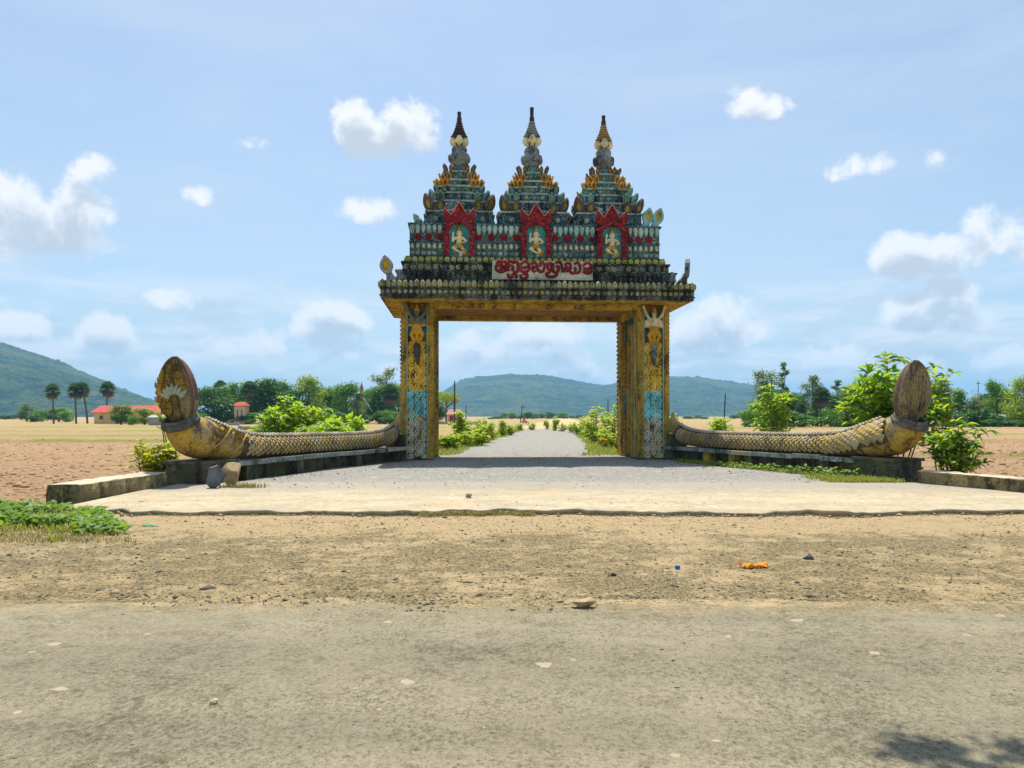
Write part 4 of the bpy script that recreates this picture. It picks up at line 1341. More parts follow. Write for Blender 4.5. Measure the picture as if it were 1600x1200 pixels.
# --- sign with raised letters
sb = MB().box(-1.76, 1.76, -.06, .02, -.325, .325, 0, .012).box(-1.70, 1.70, -.075, -.05, -.27, .29)
sign = sb.build('sign_board', M['sign_board'], gate, loc=(.15, -.60, 6.655), rot=(-.06, 0, 0))
LET = [
    [[(140, 140), (172, 106), (212, 122), (248, 102), (276, 130)], [(276, 130), (274, 210), (205, 246), (143, 220), (138, 165), (200, 160), (252, 178), (245, 206), (180, 206)]],
    [[(296, 132), (335, 102), (374, 122), (410, 102), (438, 132)], [(300, 236), (298, 178), (342, 160), (372, 190), (345, 226)], [(438, 132), (436, 226), (400, 246), (375, 235)], [(303, 266), (308, 308), (345, 318), (360, 285), (398, 268), (420, 298), (398, 320)]],
    [[(470, 145), (520, 106), (572, 122), (594, 160)], [(466, 172), (525, 190), (575, 168)], [(464, 212), (520, 244), (588, 216), (594, 160)], [(475, 275), (482, 318), (530, 330), (566, 300), (556, 264), (505, 272)]],
    [[(682, 192), (655, 172), (634, 195), (650, 230), (692, 236), (712, 200), (690, 130), (650, 112), (622, 142)], [(712, 200), (745, 236), (790, 222), (804, 150), (776, 112), (740, 128), (758, 166)]],
    [[(848, 112), (850, 180), (880, 230), (830, 264), (860, 298), (940, 296), (985, 266)], [(884, 108), (902, 170), (892, 226)], [(926, 118), (930, 232), (985, 238), (1004, 170), (962, 165)], [(962, 122), (1002, 102), (1042, 132), (1056, 242)]],
    [[(1090, 240), (1085, 190), (1120, 170), (1142, 200), (1112, 226)], [(1085, 142), (1130, 112), (1172, 142), (1162, 230), (1210, 250), (1242, 202), (1214, 176)], [(1220, 132), (1262, 106), (1294, 142), (1304, 202), (1272, 246), (1240, 240)]],
    [[(1340, 152), (1390, 112), (1440, 120), (1458, 160)], [(1345, 186), (1400, 194), (1442, 176)], [(1340, 226), (1390, 248), (1452, 236), (1458, 160)], [(1385, 214), (1422, 226)]],
]


def catmull(p, sub=4):
    P_ = [p[0]] + list(p) + [p[-1]]
    out = []
    for i in range(1, len(P_) - 2):
        for k in range(sub):
            t = k / sub
            a, b, c, d = P_[i - 1], P_[i], P_[i + 1], P_[i + 2]
            out.append(tuple(.5 * ((2 * b[j]) + (-a[j] + c[j]) * t + (2 * a[j] - 5 * b[j] + 4 * c[j] - d[j]) * t * t + (-a[j] + 3 * b[j] - 3 * c[j] + d[j]) * t ** 3) for j in range(len(b))))
    out.append(tuple(p[-1]))
    return out


for strokes in LET:
    lm = MB()
    for st in strokes:
        pts = [((q[0] - 780) * .00251, -.09, (216 - q[1]) * .00251 * 1.06) for q in st]
        lm.tube(catmull(pts, 3), .054, 6)
    lm.build('letter', M['red'], sign, True)
MB().tube([(-.22, -.07, -.30), (-.22, -.10, -.12), (-.22, -.07, .0)], [.06, .075, .02], 8).build('plaster_patch', M['sign_board'], sign, True)

# --- ornaments on the corners
for sd in (-1, 1):
    st = MB().tube([(5.02 * sd, -.75, 6.15), (5.10 * sd, -.80, 6.38), (5.16 * sd, -.84, 6.55)], [.24, .13, .10], 8)
    so = st.build('corner_stem', M['finial'], gate, True)
    obj('corner_leaf', LM['stone'], so, mw=TR(5.18 * sd, -.86, 6.46, .05, .12 * sd, -.25 if sd < 0 else 1.25, 1.0 if sd < 0 else 1.05))
    st = MB().tube([(5.02 * sd, 4.1, 6.15), (5.10 * sd, 4.15, 6.38), (5.16 * sd, 4.2, 6.55)], [.24, .13, .10], 8)
    so = st.build('corner_stem', M['finial'], gate, True)
    obj('corner_leaf', LM['stone'], so, mw=TR(5.18 * sd, 4.2, 6.46, .05, .12 * sd, 3.4, 1.0))
    lb = MB().ball((0, 0, .18), .22, sz=1.0).ball((.06 * sd, -.10, .34), .15).ball((-.1 * sd, .05, .1), .2).ball((.12 * sd, -.14, .16), .10)
    obj('corner_lion', fused('corner_lion', lb, [M['finial']], .03), gate, loc=(4.72 * sd, -.30, 6.22))
for (u, s, ry) in ((4.02, 1.0, .18), (4.36, 1.02, .30)):
    st = MB().tube([(u, .55, 8.42), (u + .05, .55, 8.58), (u + .10, .55, 8.72)], [.15, .15, .12], 8)
    so = st.build('end_stem', M['leaf_aqua'], gate, True)
    obj('end_leaf', LM['aqua'], so, mw=TR(u + .08, .52, 8.62, 0, ry, .2, s))
lb = MB().ball((0, 0, .12), .16).ball((-.08, 0, .28), .12).ball((-.15, 0, .38), .06)
obj('broken_stub', fused('broken_stub', lb, [M['petal_pale']], .03), gate, loc=(-4.2, .55, 8.44))

# ------------------------------------------------------------------ serpent balustrades
def sweep(path, seg=24, sub=6, lat=.92):
    """path of (s, z, r) in the x-z plane -> ring grid; returns verts, ring centres, tangents"""
    p = catmull(path, sub)
    C = [Vector((q[0], 0, q[1])) for q in p]
    Rr = [max(q[2], .01) for q in p]
    n = len(C)
    V, T = [], []
    for i in range(n):
        t = (C[min(i + 1, n - 1)] - C[max(i - 1, 0)]).normalized()
        T.append(t)
        nn = Vector((-t.z, 0, t.x))
        for k in range(seg):
            a = 2 * math.pi * k / seg
            V.append(C[i] + nn * (Rr[i] * math.cos(a)) + Vector((0, lat * Rr[i] * math.sin(a), 0)))
    return V, C, T, Rr


def naga(A, E, label, lft):
    d = Vector((E[0] - A[0], E[1] - A[1], 0))
    L = d.length
    rz = math.atan2(d.y, d.x)
    root = empty('naga_balustrade', (A[0], A[1], 0), rz)
    tag(root, label, 'balustrade', 'serpent balustrades flaring out from the gate')
    r = random.Random(5 if lft else 9)
    q = L - 11.0
    path = [(.06, 1.74, .03), (.12, 1.46, .12), (.32, 1.14, .23), (.80, .90, .28), (1.6, .80, .255), (3, .77, .25), (5, .78, .255), (7 + q, .79, .265), (8.2 + q, .82, .30), (9.0 + q, .92, .38), (9.65 + q, 1.03, .46), (10.14 + q, 1.14, .48), (10.42 + q, 1.30, .41), (10.52 + q, 1.48, .34)]
    seg = 28
    V, C, T, Rr = sweep(path, seg)
    nr = len(C)
    Fc = []
    for i in range(nr - 1):
        for k in range(seg):
            k2 = (k + 1) % seg
            Fc.append((i * seg + k, (i + 1) * seg + k, (i + 1) * seg + k2, i * seg + k2))
    mi = []
    for i in range(nr - 1):
        for k in range(seg):
            s = C[i].x
            under = abs((k + .5) / seg - .5) < .17
            mi.append(1 if (s > 9.3 + q and under) else (2 if 1.3 < s < (8.75 if lft else 10.2) + q else 0))
    body = obj('body', np_mesh('body', [tuple(v) for v in V], Fc, [M['naga_skin'], M['naga_throat'], M['scale_gap']], True, mi), root)

    ss = [c.x for c in C]

    def at(s, a):
        """point, tangent, outward normal at arc position s and angle a from the top"""
        i = 0
        cum = s
        for i in range(nr - 1):
            if arc[i + 1] >= s:
                break
        f = (s - arc[i]) / max(arc[i + 1] - arc[i], 1e-6)
        c = C[i].lerp(C[i + 1], f)
        t = T[i].lerp(T[i + 1], f).normalized()
        rr = Rr[i] * (1 - f) + Rr[i + 1] * f
        nn = Vector((-t.z, 0, t.x))
        out = (nn * math.cos(a) + Vector((0, 1, 0)) * math.sin(a)).normalized()
        return c + nn * (rr * math.cos(a)) + Vector((0, .92 * rr * math.sin(a), 0)), t, out, rr

    arc = [0.0]
    for i in range(1, nr):
        arc.append(arc[-1] + (C[i] - C[i - 1]).length)
    tot = arc[-1]

    def frame(s, a, lift=0.0, spin=0.0, sc=1.0, tilt=0.0):
        p, t, o, rr = at(s, a)
        y = o.cross(t).normalized()
        m = Matrix((t, y, o)).transposed().to_4x4()
        return Matrix.Translation(p + o * lift) @ m @ Matrix.Rotation(spin, 4, 'Z') @ Matrix.Rotation(tilt, 4, 'Y') @ Matrix.Diagonal((sc, sc, sc, 1))

    # scales: those on the side that faces the track are single parts, the outer side is one joined part
    sv = [(-.62, 0, -.02), (-.20, .38, .0), (.06, .50, .03), (.62, 0, .09), (.06, -.50, .03), (-.20, -.38, .0), (.16, 0, .17)]
    sme = MB().add([(x * .155, y * .135, z * .155) for x, y, z in sv], [(i, (i + 1) % 6, 6) for i in range(6)][::-1]).mesh('scale', M['naga_scale'])
    far = MB()
    vis = 1 if lft else -1
    singles = []
    s, row = 1.35, 0
    s_end = tot - 2.2 if lft else tot - .55
    while s < s_end:
        for sd in (-1, 1):
            for j in range(4):
                p, t, o, rr = at(s, 0)
                da = .140 / rr
                a = (.62 + (j + (.5 if row % 2 else 0)) * da) * sd
                if abs(a) > 2.35:
                    continue
                m = frame(s + r.uniform(-.008, .008), a, .004, r.uniform(-.07, .07), rr / .255 * r.uniform(.94, 1.05), -.10)
                if s > tot - 1.5 and abs(a) > 1.75:
                    continue
                if sd == vis:
                    singles.append(m)
                else:
                    far.add([m @ Vector((x * .155, y * .135, z * .155)) for x, y, z in sv], [(i, (i + 1) % 6, 6) for i in range(6)][::-1])
        s += .098 if s < tot - 3.4 else .115
        row += 1
    for m in singles[-300:]:
        obj('scale', sme, root, mw=m)
    for m in singles[:-300]:
        far.add([m @ Vector((x * .155, y * .135, z * .155)) for x, y, z in sv], [(i, (i + 1) % 6, 6) for i in range(6)][::-1])
    fo = far.build('scale', M['naga_scale'], root)
    tag(fo, kind='stuff')
    # beaded ridge with a dark groove on either side
    pts = [at(.75 + i * .12, 0) for i in range(int((tot - 1.5) / .12))]
    MB().tube([p + o * .02 for p, t, o, rr in pts], .055, 6, 0).build('ridge', M['naga_ridge'], root, True)
    bme = MB().ball((0, 0, 0), .058, seg=7, rings=5).mesh('ridge_bead', M['naga_ridge'], True)
    for k in range(int((tot - 1.6) / .115)):
        obj('ridge_bead', bme, root, mw=frame(.8 + k * .115, 0, .045, 0, r.uniform(.85, 1.05)))
    for sd in (-1, 1):
        gp = []
        for i in range(int((tot - 1.6) / .12)):
            p, t, o, rr = at(.8 + i * .12, (.085 / .255) * sd)
            gp.append(p + o * .004)
        MB().tube(gp, .019, 5).build('groove', M['groove'], root, True)
    # carved bands and scrolls on the neck
    scr = scroll_shape(.105, .04).mesh('neck_scroll', M['naga_scroll'])
    for sd in (-1, 1):
        for b, s0 in enumerate((tot - 2.05, tot - 1.42)):
            bp = []
            for i in range(12):
                a = (.35 + i * .19) * sd
                p, t, o, rr = at(s0 + .10 * i * (1 if b else .8) - .25, a)
                bp.append(p + o * .012)
            MB().tube(bp, [.03] * 11 + [.015], 5).build('neck_band', M['naga_throat'], root, True)
            for i in range(5):
                for j in range(3):
                    a = (.45 + i * .36) * sd
                    ss_ = s0 + .07 + j * .19 + .14 * i * (1 if b else .8) - .16
                    if ss_ > tot - .3 or not lft:
                        continue
                    m = frame(ss_, a, .004, r.uniform(0, 6), 1.0)
                    obj('neck_scroll', scr, root, mw=m @ Matrix.Rotation(math.pi / 2, 4, 'X'))
    # collar
    cm = MB()
    ctr, t, o, rr = at(tot - .04, 0)
    c0 = C[-1]
    nn = Vector((-T[-1].z, 0, T[-1].x))
    for (off, rad, th) in ((-.03, .37, .075), (.06, .35, .055)):
        ring = [c0 + T[-1] * off + nn * (rad * math.cos(k * math.pi / 12)) + Vector((0, .96 * rad * math.sin(k * math.pi / 12), 0)) for k in range(25)]
        cm.tube(ring, th, 8)
    cm.build('collar', M['collar'], root, True)
    # hood
    up = (T[-1] * .35 + Vector((0.02, 0, 1))).normalized()
    fw = Vector((up.z, 0, -up.x))
    base = c0 - fw * .02
    H = 1.46
    prof = catmull([(0, .28), (.08, .34), (.22, .45), (.38, .49), (.54, .475), (.70, .41), (.84, .30), (.94, .17), (1.0, .012)], 3)
    sg = 28
    V, Fc, mi = [], [], []
    for (h, w) in prof:
        lean = .05 * math.sin(h * 3.0)
        for k in range(sg):
            a = 2 * math.pi * k / sg
            cy, sx = math.cos(a), math.sin(a)
            if sx >= 0:
                dep = (.16 * (w / .56)) * sx ** .6 - .09 * (w / .56) * sx ** 3
            else:
                dep = -(.40 * (w / .56) ** .8) * abs(sx) ** .85
            V.append(tuple(base + up * (h * H) + fw * (dep + lean) + Vector((0, w * cy, 0))))
    for i in range(len(prof) - 1):
        for k in range(sg):
            k2 = (k + 1) % sg
            Fc.append((i * sg + k, i * sg + k2, (i + 1) * sg + k2, (i + 1) * sg + k))
            mid = (k + .5) / sg
            if lft:
                mi.append(2 if .5 < mid and prof[i][0] > .30 else (1 if mid < .24 or mid > .5 else 0))
            else:
                mi.append(2 if mid > .5 else 1)
    hood = obj('hood', np_mesh('hood', V, Fc, [M['hood_face_dark'], M['hood_face_worn'], M['hood_back']], True, mi), root)

    def hp(h, y, lift=0.0):
        w = np.interp(h, [p[0] for p in prof], [p[1] for p in prof])
        c_ = max(-.98, min(.98, y / w))
        sx = math.sqrt(1 - c_ * c_)
        dep = (.16 * (w / .56)) * sx ** .6 - .09 * (w / .56) * sx ** 3 + .05 * math.sin(h * 3.0)
        return base + up * (h * H) + fw * (dep + lift) + Vector((0, y, 0))

    fm = Matrix((Vector((0, 1, 0)), -fw, up)).transposed().to_4x4()
    rim = []
    for sd in (1, -1):
        hs = [p[0] for p in prof]
        pts = [hp(h, sd * .97 * np.interp(h, hs, [p[1] for p in prof]), .0) for h in np.linspace(.06, .985, 22)]
        rim += pts if sd == 1 else pts[::-1]
    MB().tube(rim, .035, 6).build('hood_rim', M['hood_back'] if lft else M['hood_face_worn'], hood, True)
    if lft:
        hsr = scroll_shape(.07, .03).mesh('hood_scroll', M['naga_scroll'])
        for h, ys in ((.16, (-.22, -.33)), (.25, (-.20, -.31, -.42)), (.35, (-.24, -.36, -.47)), (.45, (-.22, -.34, -.46)), (.55, (-.20, -.31, -.43)), (.65, (-.14, -.26, -.37)), (.74, (-.05, -.17, -.28)), (.83, (.0, -.12, -.2)), (.62, (.16, .27)), (.73, (.08, .18)), (.52, (.22,))):
            for y in ys:
                m = Matrix.Translation(hp(h, y, .004)) @ fm @ Matrix.Rotation(r.uniform(0, 6.2), 4, 'Y')
                obj('hood_scroll', hsr, hood, mw=m)
        MB().tube([hp(h, 0.02, .02) for h in (.02, .12, .25, .36, .44)], [.10, .09, .08, .055, .02], 8).build('throat_ridge', M['hood_face_dark'], hood, True)
        ph = petal_shape(.12, .27, .05).mesh('hood_petal', M['hood_petal'])
        for i, an in enumerate((-1.5, -1.0, -.55, -.15, .3, .75, 1.25)):
            m = Matrix.Translation(hp(.37 + .05 * math.cos(an), .15 * math.sin(an), .02)) @ fm @ Matrix.Rotation(an * .75, 4, 'Y')
            obj('hood_petal', ph, hood, mw=m)
    else:
        for i in range(9):
            for j in range(3):
                y = -.40 + i * .10
                h0 = .16 + j * .21 + r.uniform(-.03, .03)
                if abs(y) > .8 * np.interp(h0 + .1, [p[0] for p in prof], [p[1] for p in prof]):
                    continue
                MB().tube([hp(h0 + .19 * k / 3, y + r.uniform(-.012, .012), -.004) for k in range(4)], [.018, .038, .036, .012], 5).build('hood_petal', M['hood_face_worn'], hood, True)
    # ledge in broken lengths, recessed base, props, pedestal
    n = 7
    cuts = [0.0] + sorted((i + r.uniform(-.2, .2)) * (L - 1.78) / n for i in range(1, n)) + [L - 1.80]
    for i in range(n):
        dz = r.uniform(-.012, .012)
        b = MB().box(cuts[i] + .012, cuts[i + 1] - .012, -.40, .40, .415 + dz, .53 + dz)
        b.build('ledge_block', M['ledge'] if r.random() < .75 else M['kerb_top'], root, rot=(0, r.uniform(-.004, .004), 0))
    MB().box(.2, L - 1.85, -.06, .06, -.4, .415).build('base_wall', M['mould_cement'], root)
    for s in ([.4, 3.1, 6.2, 8.3] if lft else [.3, 2.3, 3.6, 4.4, 7.5]):
        MB().box(s, s + .35, -.34, .34, -.3, .414, 0, .02).build('prop', M['gold'] if (not lft and 2 < s < 4) else M['mould_cement'], root)
    MB().box(.05, .55, -.30, .30, -.2, .95, 0, .03).build('end_block', M['mould_cement'], root)
    pb = MB().box(L - 1.75, L - .55, -.50, .50, -.3, .50, 0, .015).box(L - 1.79, L - .51, -.54, .54, .50, .575).box(L - 1.78, L - .52, -.53, .53, -.3, .14, 0, .02).box(L - 1.77, L - .53, -.52, .52, .30, .35)
    pb.build('pedestal', M['mould_cement'], root)
    if not lft:
        cp = [at(.95, a) for a in np.linspace(-2.3, .2, 9)]
        MB().tube([p + o * .006 + Vector((r.uniform(-.05, .05), 0, 0)) for p, t, o, rr in cp], .03, 5).build('crack', M['groove'], root)
    return root


naga((-3.95, 27.7), (-7.66, 17.35), 'ochre scaled serpent balustrade with dark carved hood beside grey boulders', True)
naga((5.75, 28.35), (9.78, 18.55), 'ochre scaled serpent balustrade with grey grooved hood in front of leafy sapling', False)


# ------------------------------------------------------------------ kerb walls, stones, litter
def rough_wall(name, p0, p1, width, z0, z1, seed, label, round_end=False):
    d = Vector((p1[0] - p0[0], p1[1] - p0[1], 0))
    L = d.length
    n = max(8, int(L / .12))
    r = random.Random(seed)
    V = []
    sec = [(0, z0), (0.0, z1 * .35), (.0, z1 * .7), (.012, z1 - .015), (.03, z1), (width * .5, z1 + .006), (width - .03, z1), (width - .01, z1 - .02), (width, z1 * .5), (width, z0)]
    for i in range(n + 1):
        x = L * i / n
        for j, (y, z) in enumerate(sec):
            a = .012 if 0 < j < len(sec) - 1 else 0
            dz = r.gauss(0, a * .6)
            if round_end and i < 2 and j > 2 and j < 8:
                dz -= .05 * (2 - i)
            V.append((x + r.gauss(0, a * .3), y + r.gauss(0, a * .7), z + dz))
    k = len(sec)
    Fc, mi = [], []
    for i in range(n):
        for j in range(k - 1):
            Fc.append((i * k + j, (i + 1) * k + j, (i + 1) * k + j + 1, i * k + j + 1))
            mi.append(1 if 3 <= j <= 6 else 0)
    me = bpy.data.meshes.new(name)
    me.from_pydata(V, [], Fc + [tuple(range(k)), tuple(n * k + j for j in range(k))[::-1]])
    me.materials.append(M['kerb_cement'])
    me.materials.append(M['kerb_top'])
    me.polygons.foreach_set('material_index', mi + [0, 0])
    me.update()
    o = obj(name, me, loc=(p0[0], p0[1], 0), rot=(0, 0, math.atan2(d.y, d.x)))
    tag(o, label, 'wall', 'low kerb walls at the ends of the slab')
    return o


rough_wall('kerb_wall', (-7.72, 14.05), (-7.50, 17.1), .62, -.4, .375, 3, 'low mossy kerb wall ending in leafy weeds by the ploughed field')
rough_wall('kerb_wall', (11.25, 12.0), (9.30, 18.05), -.42, -.4, .35, 4, 'low stained kerb wall running off from the grey hooded serpent', True)


def rock(name, loc, size, mat, label, seed, rot=0.0, flat=1.0, cat='stone', group=None, sub=2, planes=9):
    r = random.Random(seed)
    bm = bmesh.new()
    for i in range(planes + 8):
        v = Vector((r.gauss(0, 1), r.gauss(0, 1), r.gauss(0, 1))).normalized() * r.uniform(.86, 1.05)
        bm.verts.new(v)
    hull = bmesh.ops.convex_hull(bm, input=bm.verts)
    bmesh.ops.delete(bm, geom=list({g_ for g_ in hull['geom_interior'] + hull['geom_unused'] if isinstance(g_, bmesh.types.BMVert)}), context='VERTS')
    bmesh.ops.bevel(bm, geom=bm.edges[:], offset=.045, segments=1, affect='EDGES')
    for v in bm.verts:
        v.co += Vector((r.gauss(0, .012), r.gauss(0, .012), r.gauss(0, .012)))
        v.co = Vector((v.co.x * size[0] / 2, v.co.y * size[1] / 2, v.co.z * size[2] / 2 * flat))
    zmin = min(v.co.z for v in bm.verts)
    for v in bm.verts:
        v.co.z -= zmin + size[2] * .06
    me = bpy.data.meshes.new(name)
    bm.to_mesh(me)
    bm.free()
    me.materials.append(mat)
    o = obj(name, me, loc=loc, rot=(0, 0, rot))
    if label:
        tag(o, label, cat, group)
    return o


rock('boulder', (X(346, 16.9), 16.65, .07), (.56, .46, .56), M['rock_grey'], 'angular blue-grey boulder leaning by the serpent pedestal', 21, .4, 1.0, 'boulder', None, 3, 8)
rock('boulder', (X(366, 17.2), 17.15, .05), (.66, .40, .72), M['rock_tan'], 'brown slab of rock tilted behind the blue-grey boulder', 25, -.5, 1.0, 'boulder', None, 3, 7)
rock('stone', (X(732, 14.6), 14.6, .09), (.19, .14, .10), M['rock_tan'], 'small brown stone lying on the pale concrete slab', 31, .2)
rock('stone', (X(913, 6.45), 6.45, .03), (.22, .15, .105), M['rock_tan'], 'flat tan stone casting a shadow at the edge of the asphalt', 33, .1, 1.0, 'stone', None, 3)
rock('stone', (X(335, 4.28), 4.28, .035), (.055, .05, .04), M['rock_pale'], 'pale chip of stone lying on the worn asphalt', 35, .6)
rock('stone', (X(962, 7.7), 7.85, .0), (.075, .06, .045), M['rock_dark'], 'dark green-black stone on the sandy shoulder', 37)
rock('stone', (X(541, 6.75), 6.9, .0), (.075, .05, .03), M['rock_dark'], 'flat dark stone on a pale sandy patch', 39)
rock('stone', (X(1157, 6.4), 6.3, .03), (.16, .13, .006), M['rock_pale'], 'flat pale flake pressed into the asphalt', 41)

# crumpled orange cloth, blue bottle cap, green scrap
r = random.Random(3)
cm = MB()
for i in range(16):
    x, y = r.uniform(-.13, .13), r.uniform(-.05, .05)
    cm.tube([(x, y, .0), (x + r.uniform(-.05, .05), y + r.uniform(-.03, .03), r.uniform(.02, .05)), (x + r.uniform(-.09, .09), y + r.uniform(-.05, .05), .005)], [.014, .026, .008], 5, flat=.5)
tag(obj('cloth_scrap', fused('cloth_scrap', cm, [M['cloth_orange']], .008, 1), loc=(X(1180, 8.25), 8.3, .0)), 'crumpled orange rag on the sandy shoulder', 'rag')
tag(MB().lathe([(.026, 0), (.028, .004), (.028, .022), (.024, .028), (.004, .03)], 14).build('bottle_cap', M['plastic_blue'], loc=(X(1060, 8.2), 8.25, .005)), 'bright blue bottle cap on the sandy shoulder', 'bottle cap')
gs = MB()
for (x0, y0, x1, y1) in ((-.17, 0, .14, .03), (-.1, .03, .17, -.01), (-.05, -.03, .03, .06)):
    gs.tube([(x0, y0, .012), ((x0 + x1) / 2, (y0 + y1) / 2, .035), (x1, y1, .012)], [.012, .028, .01], 6, flat=.3)
tag(obj('plastic_scrap', fused('plastic_scrap', gs, [M['plastic_green']], .008, 1), loc=(X(232, 11.35), 11.35, .0)), 'torn green plastic strip beside the weeds', 'plastic')

# ------------------------------------------------------------------ plants
def leaf_blade(L, W, droop, fold=.25, n=4):
    """pointed blade along +y, folded on the midrib, drooping"""
    vs, fs = [], []
    for i in range(n + 1):
        t = i / n
        w = W / 2 * math.sin(math.pi * min(1, t * .92 + .06)) ** .8
        y, z = L * t * (1 - .18 * droop * t), -droop * L * .55 * t * t
        vs += [(-w, y, z + w * fold), (0, y, z), (w, y, z + w * fold)]
    for i in range(n):
        a = i * 3
        fs += [(a, a + 1, a + 4, a + 3), (a + 1, a + 2, a + 5, a + 4)]
    return vs, fs


def basis(d, up):
    y = d.normalized()
    x = y.cross(up)
    if x.length < 1e-3:
        x = y.orthogonal()
    x.normalize()
    z = x.cross(y)
    return Matrix((x, y, z)).transposed().to_4x4()


def shrub(name, loc, h, spread, stems, leafL, leafW, mats, label, cat, group, seed, n_single, per=6, step=None, lean=(0, 0), bare=.2, droop=.7, side=2, stem_r=.022):
    r = random.Random(seed)
    root = empty(name, loc)
    tag(root, label, cat, group)
    variants = [leaf_blade(leafL, leafW, droop * k) for k in (.4, 1.0, 1.6)]
    sm = MB()
    leaves = []
    step = step or leafL * .42

    def whorl(p, d, k, sc):
        a0 = r.uniform(0, 6.28)
        for i in range(k):
            a = a0 + i * 2 * math.pi / k + r.uniform(-.35, .35)
            el = r.uniform(.05, .75)
            dirv = Vector((math.cos(a) * math.cos(el), math.sin(a) * math.cos(el), math.sin(el))) + d * r.uniform(.1, .6)
            m = Matrix.Translation(p) @ basis(dirv, Vector((r.uniform(-.3, .3), r.uniform(-.3, .3), 1))) @ Matrix.Rotation(r.uniform(-.5, .5), 4, 'Y') @ Matrix.Diagonal((sc, sc, sc, 1))
            leaves.append((m, r.randrange(3), r.randrange(len(mats))))

    for s in range(stems):
        a = r.uniform(0, 6.28)
        rr = spread * math.sqrt(r.random())
        hh = h * r.uniform(.72, 1.0) * (1.0 - .25 * rr / max(spread, .01))
        tip = Vector((rr * math.cos(a) + lean[0], rr * math.sin(a) * .8 + lean[1], hh))
        b = Vector((rr * .18 * math.cos(a), rr * .18 * math.sin(a), 0))
        pts = []
        for i in range(7):
            t = i / 6
            p = b.lerp(tip, t)
            p.z = hh * t ** .85
            p += Vector((math.sin(t * 5 + s) * .04 * h, math.cos(t * 4 + s) * .04 * h, 0)) * t
            pts.append(p)
        sm.tube(pts, [stem_r * (1 - .75 * i / 6) for i in range(7)], 5)
        n = int(hh * (1 - bare) / step)
        for i in range(n + 1):
            t = bare + (1 - bare) * i / max(n, 1)
            q = min(int(t * 6), 5)
            p = pts[q].lerp(pts[q + 1], t * 6 - q)
            whorl(p, (pts[min(q + 1, 6)] - pts[q]).normalized(), per if i == n else max(3, per - 2), r.uniform(.75, 1.1) * (1.0 if i < n else .9))
            if side and i < n and r.random() < .6:
                for _ in range(side):
                    aa = r.uniform(0, 6.28)
                    ln = r.uniform(.25, .5) * spread * (1.1 - t) + leafL * .6
                    e = p + Vector((math.cos(aa) * ln, math.sin(aa) * ln, ln * r.uniform(.3, .9)))
                    sm.tube([p, p.lerp(e, .5) + Vector((0, 0, .02)), e], [stem_r * .4, stem_r * .3, stem_r * .15], 4)
                    whorl(e, (e - p).normalized(), per - 1, r.uniform(.7, 1.0))
    sm.build('stem', M['twig'], root)
    cam_l = Vector((-loc[0], -loc[1], 1.6 - loc[2]))
    leaves.sort(key=lambda q: (q[0].translation - cam_l).length - q[0].translation.z * .3)
    meshes = {}
    for i, (m, v, k) in enumerate(leaves[:n_single]):
        key = (v, k)
        if key not in meshes:
            meshes[key] = MB().add(*variants[v]).mesh('leaf', mats[k], True)
        obj('leaf', meshes[key], root, mw=m)
    if len(leaves) > n_single:
        fm = MB()
        for m, v, k in leaves[n_single:]:
            fm.add([m @ Vector(p) for p in variants[v][0]], variants[v][1], k)
        tag(fm.build('foliage', mats, root, True), kind='stuff')
    return root


LB, LL, LY, LD = M['leaf_bright'], M['leaf_lime'], M['leaf_yellow'], M['leaf_deep']
GZ = -.36
for i, (px, d, top, sp) in enumerate(((424, 31.0, 617, .75), (468, 32.0, 609, .8), (513, 32.5, 620, .85), (548, 33.0, 634, .6), (490, 30.0, 645, 1.0), (535, 30.5, 655, .8))):
    shrub('shrub', (X(px, d), d, GZ), Z(top, d) - GZ, sp, 6 if i < 4 else 8, .40, .125, [LB, LB, LL], 'bright green big-leaved shrub behind the dark hooded serpent', 'shrub', 'green shrubs behind the serpents', 100 + i, 110, 7, .2, bare=.15)
shrub('shrub', (X(247, 18.9), 18.7, GZ), Z(676, 18.7) - GZ, .55, 11, .20, .085, [LY, LY, LL], 'yellow-green shrub between the kerb wall and the ploughed field', 'shrub', None, 120, 260, 6, .12, bare=.2)
shrub('sapling', (X(248, 18.6), 18.9, GZ), Z(566, 18.9) - GZ, .10, 2, .22, .08, [LL, LB], 'thin sapling hidden behind the dark carved hood', 'sapling', None, 121, 60, 5, .28, bare=.55, side=0)
shrub('sapling', (X(1400, 22.0), 22.0, GZ), Z(529, 22) - GZ, 1.4, 14, .36, .14, [LB, LB, LL, LD], 'tall leafy sapling rising behind the grey grooved hood', 'sapling', None, 122, 290, 7, .22, bare=.34, side=2, droop=.9)
shrub('sapling', (X(1466, 21.0), 21.0, GZ), Z(592, 21) - GZ, .55, 4, .28, .105, [LB, LL, LD], 'slim sapling close beside the grey grooved hood', 'sapling', None, 127, 150, 6, .24, bare=.3, side=1, droop=.9)
shrub('shrub', (X(1496, 19.6), 19.6, GZ), Z(650, 19.6) - GZ, .70, 11, .28, .105, [LB, LL, LD], 'open bush with dark lower leaves behind the stained kerb wall', 'shrub', None, 123, 260, 6, .2, bare=.3, droop=1.0)
shrub('sapling', (X(1207, 37), 37.0, GZ), Z(574, 37) - GZ, .85, 9, .36, .13, [LB, LB, LL], 'column-shaped leafy sapling in the field beyond the scaly balustrade', 'sapling', None, 124, 200, 6, .24, bare=.12, droop=1.0)
shrub('shrub', (X(1127, 36), 36.0, GZ), Z(643, 36) - GZ, .62, 10, .28, .10, [LL, LB], 'round lime green bush behind the balustrade near the utility pole', 'shrub', None, 125, 160, 6, .18, bare=.1)
shrub('shrub', (X(1056, 42), 42.0, GZ), Z(634, 42) - GZ, .45, 6, .28, .10, [LL, LB], 'bright bush half hidden behind the gate column', 'shrub', None, 126, 60, 6, .2, bare=.1)

